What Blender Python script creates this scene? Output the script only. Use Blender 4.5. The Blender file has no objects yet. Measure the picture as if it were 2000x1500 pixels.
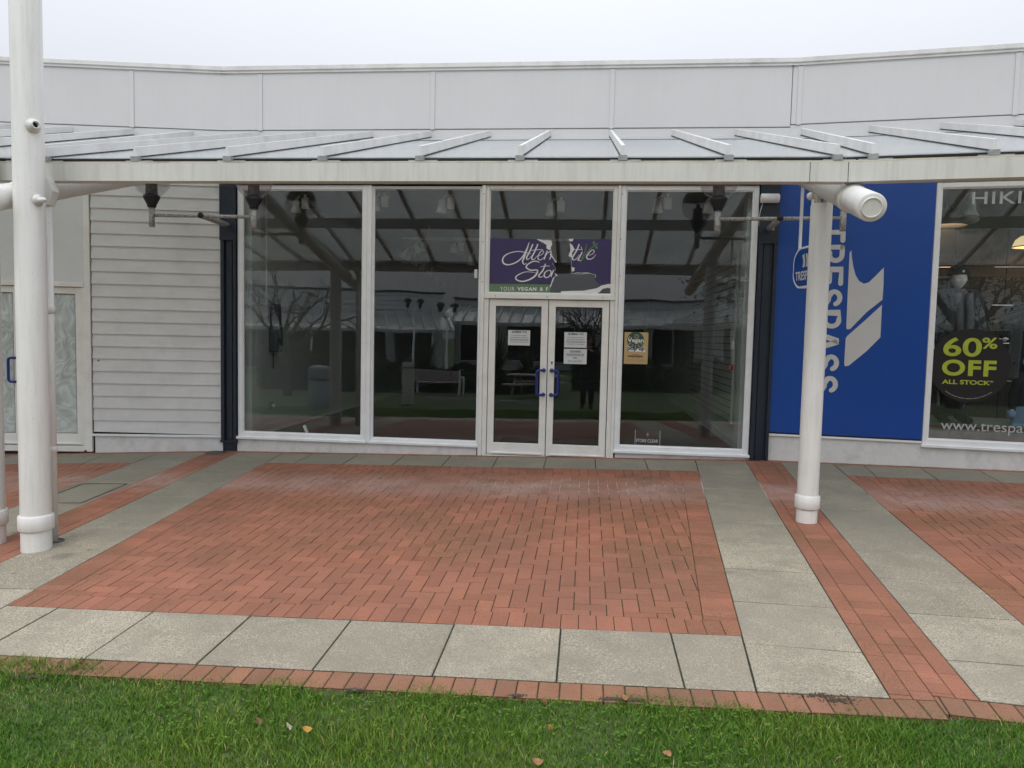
import bpy, math, random
import numpy as np
from mathutils import Vector, Matrix
random.seed(7); RNG=np.random.default_rng(7)
S=bpy.context.scene
R=math.radians
# ------------------------------------------------------------------ camera
H=1.52; FPX=1425.0
pitch=math.atan(93/FPX); roll=R(1.27)
fw=Vector((0,math.cos(pitch),-math.sin(pitch))); rt0=Vector((1,0,0)); up0=rt0.cross(fw)
rt=rt0*math.cos(roll)+up0*math.sin(roll); up=up0*math.cos(roll)-rt0*math.sin(roll)
cd=bpy.data.cameras.new('camera'); cam=bpy.data.objects.new('camera',cd); S.collection.objects.link(cam)
m=Matrix.Identity(4)
for i in range(3): m[i][0]=rt[i]; m[i][1]=up[i]; m[i][2]=-fw[i]
m[2][3]=H
cam.matrix_world=m
cd.sensor_width=36; cd.lens=FPX/2000*36; cd.clip_start=0.05; cd.clip_end=1500
S.camera=cam
# ------------------------------------------------------------------ world: overcast sky
SUN_EL,SUN_ROT=R(52),R(200)
w=bpy.data.worlds.new("World"); S.world=w; w.use_nodes=True
nt=w.node_tree; nt.nodes.clear(); N=nt.nodes.new; LK=nt.links.new
sky=N('ShaderNodeTexSky'); sky.sky_type='NISHITA'; sky.sun_disc=False; sky.sun_elevation=SUN_EL; sky.sun_rotation=SUN_ROT
sky.dust_density=4; sky.air_density=1.5
bg1=N('ShaderNodeBackground'); bg1.inputs[1].default_value=0.012; LK(sky.outputs[0],bg1.inputs[0])
tc=N('ShaderNodeTexCoord'); sp=N('ShaderNodeSeparateXYZ'); LK(tc.outputs['Generated'],sp.inputs[0])
mx=N('ShaderNodeMath'); mx.operation='MAXIMUM'; mx.inputs[1].default_value=0.0; LK(sp.outputs[2],mx.inputs[0])
ma=N('ShaderNodeMath'); ma.operation='MULTIPLY_ADD'; ma.inputs[1].default_value=0.95; ma.inputs[2].default_value=0.37; LK(mx.outputs[0],ma.inputs[0])
nz=N('ShaderNodeTexNoise'); nz.inputs['Scale'].default_value=1.6; nz.inputs['Detail'].default_value=3; LK(tc.outputs['Generated'],nz.inputs[0])
nm=N('ShaderNodeMapRange'); nm.inputs[1].default_value=.3; nm.inputs[2].default_value=.7; nm.inputs[3].default_value=.97; nm.inputs[4].default_value=1.03; LK(nz.outputs[0],nm.inputs[0])
mm=N('ShaderNodeMath'); mm.operation='MULTIPLY'; LK(ma.outputs[0],mm.inputs[0]); LK(nm.outputs[0],mm.inputs[1])
bg2=N('ShaderNodeBackground'); bg2.inputs[0].default_value=(0.96,0.985,1.06,1); LK(mm.outputs[0],bg2.inputs[1])
ad=N('ShaderNodeAddShader'); LK(bg1.outputs[0],ad.inputs[0]); LK(bg2.outputs[0],ad.inputs[1])
wo=N('ShaderNodeOutputWorld'); LK(ad.outputs[0],wo.inputs[0])
sd=bpy.data.lights.new('sun','SUN'); sd.energy=0.8; sd.angle=R(35); sd.color=(1,.97,.93)
sun=bpy.data.objects.new('sun',sd); S.collection.objects.link(sun)
sv=Vector((math.sin(SUN_ROT)*math.cos(SUN_EL),math.cos(SUN_ROT)*math.cos(SUN_EL),math.sin(SUN_EL)))
sun.rotation_euler=sv.to_track_quat('Z','Y').to_euler(); sun.location=(0,-3,15)
S.view_settings.view_transform='Standard'; S.view_settings.look='None'; S.view_settings.exposure=0.30; S.view_settings.gamma=1
S.render.engine='CYCLES'
S.cycles.max_bounces=10; S.cycles.transparent_max_bounces=16; S.cycles.glossy_bounces=5
# ------------------------------------------------------------------ geometry of the place
SY,SX=.028,.024; X0,Y0=.479,9.26
def gz(x,y):
    return SY*(min(max(y,-9),10.5)-Y0)+SX*(min(max(x,-11),11)-X0)
def ray(px,py): return fw+rt*((px-1000)/FPX)-up*((py-750)/FPX)
class Frame:
    "vertical facade frame: x along wall to the right, y into the building, z up"
    def __init__(s,o,ang):
        s.o=Vector((o[0],o[1],0)); s.ang=ang; s.ux=Vector((math.cos(ang),math.sin(ang),0)); s.uy=Vector((-math.sin(ang),math.cos(ang),0))
    def unp(s,px,py,y=0.0):
        d=ray(px,py); c=Vector((0,0,H)); t=((s.o+s.uy*y-c).dot(s.uy))/d.dot(s.uy); w_=c+d*t
        return (w_-s.o).dot(s.ux), w_.z
    def W(s,x,y,z=0): return s.o+s.ux*x+s.uy*y+Vector((0,0,z))
    def loc(s,p):
        d=Vector((p[0],p[1],0))-s.o; return d.dot(s.ux),d.dot(s.uy)
M=Frame((-3.813,9.686),R(-5.717)); RR=Frame((3.318,8.972),R(-13.78)); LF=Frame((-8.549,9.374),R(3.77))
LL=4.746; ML=7.167
# ------------------------------------------------------------------ materials
MATS={}
def srgb(*c): return tuple(((v/255)/12.92 if v/255<=.04045 else ((v/255+.055)/1.055)**2.4) for v in c)
def mat(name,col,rough=.5,metal=0,noise=.06,nscale=6,spec=.5,bump=0,bscale=80,dirt=None,dirtamt=0,streak=False,coat=0,speck=None,emit=None,estr=0):
    if name in MATS: return MATS[name]
    mt=bpy.data.materials.new(name); mt.use_nodes=True; t=mt.node_tree; b=t.nodes['Principled BSDF']
    b.inputs['Roughness'].default_value=rough; b.inputs['Metallic'].default_value=metal; b.inputs['Specular IOR Level'].default_value=spec
    b.inputs['Coat Weight'].default_value=coat
    n=t.nodes.new; l=t.links.new
    co=n('ShaderNodeTexCoord')
    tx=n('ShaderNodeTexNoise'); tx.inputs['Scale'].default_value=nscale; tx.inputs['Detail'].default_value=6; l(co.outputs['Object'],tx.inputs[0])
    mr=n('ShaderNodeMapRange'); mr.inputs[1].default_value=.3; mr.inputs[2].default_value=.7; mr.inputs[3].default_value=1-noise; mr.inputs[4].default_value=1+noise; l(tx.outputs[0],mr.inputs[0])
    mu=n('ShaderNodeMix'); mu.data_type='RGBA'; mu.blend_type='MULTIPLY'; mu.inputs[0].default_value=1; mu.inputs[6].default_value=(*col,1); l(mr.outputs[0],mu.inputs[7])
    out=mu.outputs[2]
    if dirt:
        dn=n('ShaderNodeTexNoise'); dn.inputs['Scale'].default_value=3.0; dn.inputs['Detail'].default_value=9; dn.inputs['Roughness'].default_value=.68
        mp=n('ShaderNodeMapping'); mp.inputs['Scale'].default_value=(7,7,.55) if streak else (1.3,1.3,1.3)
        l(co.outputs['Object'],mp.inputs[0]); l(mp.outputs[0],dn.inputs[0])
        r2=n('ShaderNodeMapRange'); r2.inputs[1].default_value=.47; r2.inputs[2].default_value=.72; r2.inputs[3].default_value=0; r2.inputs[4].default_value=dirtamt; l(dn.outputs[0],r2.inputs[0])
        m2=n('ShaderNodeMix'); m2.data_type='RGBA'; l(r2.outputs[0],m2.inputs[0]); l(out,m2.inputs[6]); m2.inputs[7].default_value=(*dirt,1); out=m2.outputs[2]
    if speck:
        sn=n('ShaderNodeTexNoise'); sn.inputs['Scale'].default_value=speck[1]; sn.inputs['Detail'].default_value=2; l(co.outputs['Object'],sn.inputs[0])
        r3=n('ShaderNodeMapRange'); r3.inputs[1].default_value=speck[2]; r3.inputs[2].default_value=speck[2]+.06; r3.inputs[4].default_value=speck[3]; l(sn.outputs[0],r3.inputs[0])
        m3=n('ShaderNodeMix'); m3.data_type='RGBA'; l(r3.outputs[0],m3.inputs[0]); l(out,m3.inputs[6]); m3.inputs[7].default_value=(*speck[0],1); out=m3.outputs[2]
    l(out,b.inputs['Base Color'])
    if bump:
        bn=n('ShaderNodeTexNoise'); bn.inputs['Scale'].default_value=bscale; bn.inputs['Detail'].default_value=4; l(co.outputs['Object'],bn.inputs[0])
        bp=n('ShaderNodeBump'); bp.inputs['Strength'].default_value=bump; bp.inputs['Distance'].default_value=.004; l(bn.outputs[0],bp.inputs['Height']); l(bp.outputs[0],b.inputs['Normal'])
    if emit: b.inputs['Emission Color'].default_value=(*emit,1); b.inputs['Emission Strength'].default_value=estr
    MATS[name]=mt; return mt
def glassmat(name,tint=(.86,.9,.9),f0=.052,rough=0.0,haze=0.0,hcol=(.6,.62,.62),swirl=False,trans=0):
    mt=bpy.data.materials.new(name); mt.use_nodes=True; t=mt.node_tree; t.nodes.clear(); n=t.nodes.new; l=t.links.new
    lw=n('ShaderNodeLayerWeight'); lw.inputs[0].default_value=.5
    p=n('ShaderNodeMath'); p.operation='POWER'; p.inputs[1].default_value=5; l(lw.outputs['Facing'],p.inputs[0])
    a=n('ShaderNodeMath'); a.operation='MULTIPLY_ADD'; a.inputs[1].default_value=1-f0; a.inputs[2].default_value=f0; l(p.outputs[0],a.inputs[0])
    tr=n('ShaderNodeBsdfTransparent'); tr.inputs[0].default_value=(*tint,1)
    gl=n('ShaderNodeBsdfGlossy'); gl.inputs[0].default_value=(.93,.97,1,1); gl.inputs['Roughness'].default_value=rough
    src=tr.outputs[0]; co=n('ShaderNodeTexCoord')
    # faint waviness of real panes
    wn=n('ShaderNodeTexNoise'); wn.inputs['Scale'].default_value=.9; l(co.outputs['Object'],wn.inputs[0])
    wb=n('ShaderNodeBump'); wb.inputs['Strength'].default_value=.25; wb.inputs['Distance'].default_value=.006; l(wn.outputs[0],wb.inputs['Height']); l(wb.outputs[0],gl.inputs['Normal'])
    if haze or swirl:
        df=n('ShaderNodeBsdfDiffuse'); df.inputs[0].default_value=(*hcol,1)
        mh=n('ShaderNodeMixShader'); l(src,mh.inputs[1]); l(df.outputs[0],mh.inputs[2])
        if trans:
            tl=n('ShaderNodeBsdfTranslucent'); tl.inputs[0].default_value=(*hcol,1); mt2=n('ShaderNodeMixShader'); mt2.inputs[0].default_value=trans; l(df.outputs[0],mt2.inputs[1]); l(tl.outputs[0],mt2.inputs[2]); l(mt2.outputs[0],mh.inputs[2])
        if swirl:
            mp=n('ShaderNodeMapping'); l(co.outputs['Object'],mp.inputs[0])
            dn=n('ShaderNodeTexNoise'); dn.inputs['Scale'].default_value=1.6; dn.inputs['Detail'].default_value=1; dn.inputs['Distortion'].default_value=.6; l(mp.outputs[0],dn.inputs[0])
            vm=n('ShaderNodeVectorMath'); vm.operation='SCALE'; vm.inputs['Scale'].default_value=1.3; l(dn.outputs['Color'],vm.inputs[0])
            va=n('ShaderNodeVectorMath'); va.operation='ADD'; l(vm.outputs[0],va.inputs[0]); l(mp.outputs[0],va.inputs[1])
            vo=n('ShaderNodeTexVoronoi'); vo.inputs['Scale'].default_value=2.1; l(va.outputs[0],vo.inputs[0])
            sn_=n('ShaderNodeMath'); sn_.operation='MULTIPLY'; sn_.inputs[1].default_value=38; l(vo.outputs['Distance'],sn_.inputs[0])
            s2=n('ShaderNodeMath'); s2.operation='SINE'; l(sn_.outputs[0],s2.inputs[0])
            f2=n('ShaderNodeTexNoise'); f2.inputs['Scale'].default_value=5; f2.inputs['Detail'].default_value=4; l(va.outputs[0],f2.inputs[0])
            ad2=n('ShaderNodeMath'); ad2.operation='MULTIPLY_ADD'; ad2.inputs[1].default_value=.09; l(s2.outputs[0],ad2.inputs[0]); l(f2.outputs[0],ad2.inputs[2])
            r=n('ShaderNodeMapRange'); r.inputs[1].default_value=.34; r.inputs[2].default_value=.70; r.inputs[3].default_value=.26; r.inputs[4].default_value=.74; r.inputs[3].default_value=.60; r.inputs[4].default_value=.95; l(ad2.outputs[0],r.inputs[0]); l(r.outputs[0],mh.inputs[0])
        else:
            hn=n('ShaderNodeTexNoise'); hn.inputs['Scale'].default_value=1.4; hn.inputs['Detail'].default_value=7; l(co.outputs['Object'],hn.inputs[0])
            r=n('ShaderNodeMapRange'); r.inputs[1].default_value=.3; r.inputs[2].default_value=.75; r.inputs[3].default_value=haze*.6; r.inputs[4].default_value=haze*1.4; l(hn.outputs[0],r.inputs[0]); l(r.outputs[0],mh.inputs[0])
        src=mh.outputs[0]
    ms=n('ShaderNodeMixShader'); l(a.outputs[0],ms.inputs[0]); l(src,ms.inputs[1]); l(gl.outputs[0],ms.inputs[2])
    o=n('ShaderNodeOutputMaterial'); l(ms.outputs[0],o.inputs[0]); MATS[name]=mt; return mt
GL=glassmat('shop_glass',tint=(.93,.95,.95),haze=.006)
GLR=glassmat('canopy_glass',tint=(.97,.98,.975),f0=.04,rough=.16,haze=.66,hcol=(.91,.90,.86),trans=.52)
GLU=glassmat('canopy_glass_underside',tint=(.97,.98,.975),f0=.04,rough=.05,haze=.05,hcol=(.85,.87,.85),trans=.65)
GLG=glassmat('globe_acrylic',tint=(.86,.85,.86),f0=.035,haze=.09,hcol=(.6,.58,.56))
GLW=glassmat('whitewashed_glass',tint=(.55,.6,.6),f0=.05,swirl=True,hcol=(.70,.78,.77))
parapet_m=mat('parapet_cladding',(.565,.57,.575),.45,noise=.025,nscale=1.2,dirt=(.44,.45,.43),dirtamt=.13,streak=True,bump=.02,bscale=300)
coping_m=mat('coping_metal',(.68,.68,.67),.4,noise=.05,nscale=3,dirt=(.30,.29,.26),dirtamt=.35)
fascia_m=mat('fascia_paint',(.62,.62,.575),.5,noise=.05,nscale=2,dirt=(.30,.30,.22),dirtamt=.33,streak=True)
alu_m=mat('rafter_paint',(.68,.69,.68),.42,noise=.06,nscale=4,dirt=(.32,.32,.27),dirtamt=.28)
ends_m=mat('grey_cap_metal',(.30,.31,.31),.5,noise=.2,nscale=20)
siding_m=mat('siding_paint',(.70,.715,.72),.55,noise=.03,nscale=1.5,dirt=(.46,.46,.44),dirtamt=.3,bump=.03,bscale=120)
panel_m=mat('pale_panel',(.72,.745,.77),.5,noise=.03,nscale=1.5,dirt=(.5,.5,.5),dirtamt=.15)
frame_m=mat('white_frame',(.87,.90,.92),.38,noise=.03,nscale=5,dirt=(.5,.49,.45),dirtamt=.2)
door_m=mat('cream_door_frame',(.85,.86,.83),.4,noise=.03,nscale=5,dirt=(.45,.43,.37),dirtamt=.25)
plinth_m=mat('plinth_render',(.76,.77,.77),.85,noise=.06,nscale=4,dirt=(.36,.34,.31),dirtamt=.45,bump=.5,bscale=90)
navy_m=mat('navy_steel',(.018,.028,.045),.35,noise=.1,nscale=3,dirt=(.03,.035,.04),dirtamt=.4)
pole_m=mat('pole_paint',(.74,.74,.715),.38,noise=.03,nscale=3,dirt=(.40,.38,.30),dirtamt=.28,streak=True,bump=.06,bscale=40,speck=((.3,.29,.25),70,.69,.5))
galv_m=mat('galvanised_steel',(.42,.42,.41),.6,metal=.15,noise=.2,nscale=25,speck=((.12,.12,.12),60,.55,.7))
black_m=mat('black_plastic',(.014,.016,.024),.4,noise=.1)
dark_rubber=mat('dark_gap',(.02,.022,.022),.8,noise=.1)
blue_m=mat('blue_sign_panel',(.005,.066,.345),.30,noise=.04,nscale=1.5,dirt=(.008,.066,.30),dirtamt=.3,streak=True)
bluehandle_m=mat('blue_handle',(.012,.03,.21),.3,noise=.04)
letter_m=mat('grey_white_letter',(.60,.61,.61),.5,noise=.03)
white_m=mat('white_vinyl',(.78,.78,.78),.6,noise=.03)
purple_m=mat('purple_vinyl',(.048,.036,.125),.55,noise=.06,nscale=3,dirt=(.06,.05,.14),dirtamt=.4)
green_m=mat('green_vinyl',(.13,.22,.12),.55,noise=.05)
leafgreen_m=mat('leaf_green_vinyl',(.12,.24,.10),.55)
paper_m=mat('paper',(.62,.66,.66),.7,noise=.03)
ink_m=mat('ink',(.03,.05,.055),.7)
inkg_m=mat('green_ink',(.03,.09,.07),.7)
tan_m=mat('tan_paper',(.50,.37,.17),.6,noise=.04)
maroon_m=mat('maroon_ink',(.14,.03,.03),.7)
lime_m=mat('lime_vinyl',(.40,.48,.035),.5,noise=.12,nscale=12)
discb_m=mat('black_disc',(.008,.008,.009),.5)
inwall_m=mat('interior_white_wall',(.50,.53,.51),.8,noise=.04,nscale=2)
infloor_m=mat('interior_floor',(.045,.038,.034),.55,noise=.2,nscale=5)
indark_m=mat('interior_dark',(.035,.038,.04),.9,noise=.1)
ceil_m=mat('interior_ceiling',(.16,.17,.17),.9,noise=.05)
slat_m=mat('slatwall',(.50,.50,.47),.6,noise=.04)
spot_m=mat('spotlight_white',(.80,.85,.83),.4,noise=.02)
red_m=mat('red_plastic',(.5,.02,.02),.4)
mat_m=mat('door_mat',(.01,.01,.015),.9,bump=.5)
osb_m=mat('osb_board',(.05,.043,.034),.8,noise=.35,nscale=40,bump=.2)
stone_m=mat('grey_stone_panel',(.22,.225,.22),.9,noise=.2,nscale=9,bump=.5,bscale=14)
mann_m=mat('mannequin_white',(.8,.82,.8),.5,noise=.02)
jacket_m=mat('grey_jacket',(.05,.056,.065),.9,noise=.1,bump=.2)
bluejk_m=mat('pale_blue_coat',(.16,.26,.40),.85,noise=.1,bump=.2)
blackjk_m=mat('black_fabric',(.018,.021,.025),.95,noise=.15,bump=.3)
mint_m=mat('mint_rubber',(.28,.46,.44),.5,noise=.1)
warm_m=mat('lit_lamp_shade',(.8,.5,.3),.5,emit=(1,.62,.40),estr=.62)
warm2_m=mat('lit_lamp_shade_yellow',(.8,.6,.3),.5,emit=(1,.80,.42),estr=.55)
brass_m=mat('lamp_rim',(.5,.4,.3),.4,metal=.5)
skin_m=mat('skin',(.45,.28,.20),.6)
hair_m=mat('brown_hair',(.03,.02,.015),.8)
leafb_m=mat('fallen_leaf_brown',(.28,.15,.07),.8,noise=.25,nscale=60)
leafp_m=mat('fallen_leaf_pale',(.62,.55,.42),.8,noise=.15,nscale=60)
leafo_m=mat('fallen_leaf_orange',(.45,.25,.05),.8,noise=.2,nscale=60)
iron_m=mat('cast_iron',(.09,.085,.08),.7,noise=.2,nscale=30,bump=.6,bscale=50)
bark_m=mat('bark',(.10,.08,.065),.9,noise=.3,nscale=12,bump=.6,bscale=30)
foliage_m=mat('foliage',(.045,.075,.03),.7,noise=.45,nscale=3)
foliage2_m=mat('yellow_green_foliage',(.14,.16,.05),.7,noise=.4,nscale=3)
timber_m=mat('bench_timber',(.48,.38,.38),.75,noise=.15,nscale=12)
bin_m=mat('bin_grey',(.20,.23,.235),.5,noise=.1)
roofdark_m=mat('dark_roof_edge',(.04,.045,.05),.6)
# --- paving materials
def paving_mat(name,base,vary,joint,kind):
    mt=bpy.data.materials.new(name); mt.use_nodes=True; t=mt.node_tree; b=t.nodes['Principled BSDF']; n=t.nodes.new; l=t.links.new
    co=n('ShaderNodeTexCoord'); at=n('ShaderNodeAttribute'); at.attribute_name='tint'
    def noise(sc,det=5,ro=.6,src=None):
        x=n('ShaderNodeTexNoise'); x.inputs['Scale'].default_value=sc; x.inputs['Detail'].default_value=det; x.inputs['Roughness'].default_value=ro; l(src or co.outputs['Object'],x.inputs[0]); return x.outputs[0]
    def mrange(s,a,bb,c,d):
        x=n('ShaderNodeMapRange'); x.inputs[1].default_value=a; x.inputs[2].default_value=bb; x.inputs[3].default_value=c; x.inputs[4].default_value=d; l(s,x.inputs[0]); return x.outputs[0]
    def mix(f,a,bcol,blend='MIX'):
        x=n('ShaderNodeMix'); x.data_type='RGBA'; x.blend_type=blend
        if isinstance(f,float): x.inputs[0].default_value=f
        else: l(f,x.inputs[0])
        l(a,x.inputs[6]) if not isinstance(a,tuple) else setattr(x.inputs[6],'default_value',(*a,1))
        l(bcol,x.inputs[7]) if not isinstance(bcol,tuple) else setattr(x.inputs[7],'default_value',(*bcol,1))
        return x.outputs[2]
    def mul(a,bb):
        x=n('ShaderNodeMath'); x.operation='MULTIPLY'; l(a,x.inputs[0]); l(bb,x.inputs[1]); return x.outputs[0]
    cr=mrange(at.outputs['Fac'],0,1,0,1)
    c=mix(cr,tuple(v*(1-vary) for v in base),tuple(v*(1+vary) for v in base))
    if kind=='brick':
        c=mix(mrange(noise(7,6),.3,.7,0,.35),c,(base[0]*.80,base[1]*.95,base[2]*1.05))
        c=mix(mrange(noise(170,2),.58,.65,0,.6),c,(.035,.03,.022)); c=mix(mrange(noise(60,3),.55,.72,0,.35),c,(.20,.09,.05))          # fine dark pits
        # moss/algae patches
        c=mix(mul(mrange(noise(1.0,4),.47,.62,0,1.0),mrange(noise(90,3),.40,.62,0,.72)),c,(.10,.085,.035))
        # white lime bloom under the drip of the canopy glass
        sx=n('ShaderNodeSeparateXYZ'); l(co.outputs['Object'],sx.inputs[0])
        band=mul(mrange(sx.outputs[1],-2.35,-1.95,0,1),mrange(sx.outputs[1],-1.55,-1.15,1,0))
        c=mix(mul(band,mul(mrange(noise(2.1,4),.34,.58,.3,1),mrange(noise(90,4,.7),.40,.60,0,.95))),c,(.46,.38,.35))
        c=mix(mrange(noise(.8,4),.40,.66,0,.55),c,(base[0]*.66,base[1]*.80,base[2]*.95)); c=mix(mrange(noise(2.6,5),.5,.72,0,.4),c,(.17,.085,.05))
    elif kind=='slab':
        c=mix(mrange(noise(120,3,.8),.47,.57,0,.9),c,tuple(v*.38 for v in base))
        c=mix(mrange(noise(95,2),.56,.64,0,.75),c,(.66,.58,.43))
        c=mix(mrange(noise(3.2,7,.7),.42,.66,0,.7),c,tuple(v*.55 for v in base))
        c=mix(mul(mrange(noise(1.3,4),.5,.7,0,1),mrange(noise(60,3),.45,.6,0,.4)),c,(.12,.12,.06))
        vo=n('ShaderNodeTexVoronoi'); vo.inputs['Scale'].default_value=2.6; l(co.outputs['Object'],vo.inputs[0])
        c=mix(mul(mrange(vo.outputs['Distance'],.045,.065,.6,0),mrange(noise(.9,2),.5,.52,0,1)),c,(.09,.085,.075))
        c=mix(mrange(noise(.7,3),.42,.62,0,.45),c,(.28,.255,.20))
        # slabs turn darker and greyer in patches towards the wall
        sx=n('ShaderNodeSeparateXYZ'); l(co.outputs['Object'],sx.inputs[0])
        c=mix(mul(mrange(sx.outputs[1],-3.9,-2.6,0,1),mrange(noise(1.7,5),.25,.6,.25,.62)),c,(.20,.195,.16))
        # stain spots
        c=mix(mrange(noise(2.0,2,.4),.70,.76,0,.4),c,(.07,.065,.06))
    elif kind=='joint':
        c=mix(mrange(noise(2.5,4),.42,.6,0,.8),tuple(joint),(.035,.055,.012))
        sx=n('ShaderNodeSeparateXYZ'); l(co.outputs['Object'],sx.inputs[0])
        band=mul(mrange(sx.outputs[1],-2.1,-1.8,0,1),mrange(sx.outputs[1],-1.35,-1.0,1,0))
        c=mix(mul(band,mrange(noise(3,4),.36,.5,0,1)),c,(.66,.60,.56))
    l(c,b.inputs['Base Color']); b.inputs['Roughness'].default_value=.82; b.inputs['Specular IOR Level'].default_value=.35
    rr_=mrange(noise(1.1,4),.35,.7,.55,.9); l(rr_,b.inputs['Roughness'])
    bp=n('ShaderNodeBump'); bp.inputs['Strength'].default_value=.55; bp.inputs['Distance'].default_value=.003; l(noise(220,4),bp.inputs['Height']); l(bp.outputs[0],b.inputs['Normal'])
    MATS[name]=mt; return mt
brick_m=paving_mat('brick_paver',(.375,.150,.090),.17,None,'brick')
kerb_m=paving_mat('kerb_brick',(.30,.145,.085),.18,None,'brick')
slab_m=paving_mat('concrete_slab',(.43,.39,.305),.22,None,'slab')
joint_m=paving_mat('joint_sand',(.1,.1,.1),0,(.028,.024,.016),'joint')
def grass_mat():
    mt=bpy.data.materials.new('grass_blades'); mt.use_nodes=True; t=mt.node_tree; b=t.nodes['Principled BSDF']; n=t.nodes.new; l=t.links.new
    at=n('ShaderNodeAttribute'); at.attribute_name='tint'; co=n('ShaderNodeTexCoord')
    r=n('ShaderNodeValToRGB'); l(at.outputs['Fac'],r.inputs[0]); e=r.color_ramp.elements
    e[0].color=(.05,.11,.010,1); e[1].color=(.46,.38,.16,1); e[1].position=1
    for p,c in((.35,(.095,.205,.018,1)),(.7,(.155,.29,.030,1)),(.90,(.26,.34,.07,1))):
        x=e.new(p); x.color=c
    nn=n('ShaderNodeTexNoise'); nn.inputs['Scale'].default_value=1.3; nn.inputs['Detail'].default_value=4; l(co.outputs['Object'],nn.inputs[0])
    mr=n('ShaderNodeMapRange'); mr.inputs[1].default_value=.35; mr.inputs[2].default_value=.65; l(nn.outputs[0],mr.inputs[0])
    m_=n('ShaderNodeMix'); m_.data_type='RGBA'; m_.blend_type='MULTIPLY'; m_.inputs[0].default_value=1; l(r.outputs[0],m_.inputs[6])
    m2=n('ShaderNodeMix'); m2.data_type='RGBA'; m2.inputs[6].default_value=(.72,.85,.75,1); m2.inputs[7].default_value=(1.25,1.08,1.1,1); l(mr.outputs[0],m2.inputs[0]); l(m2.outputs[2],m_.inputs[7])
    l(m_.outputs[2],b.inputs['Base Color']); b.inputs['Roughness'].default_value=.55; b.inputs['Specular IOR Level'].default_value=.3
    return mt
grass_m=grass_mat()
soil_m=mat('lawn_soil',(.07,.10,.03),.95,noise=.4,nscale=12,dirt=(.05,.10,.02),dirtamt=.8,bump=.6,bscale=60)
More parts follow.
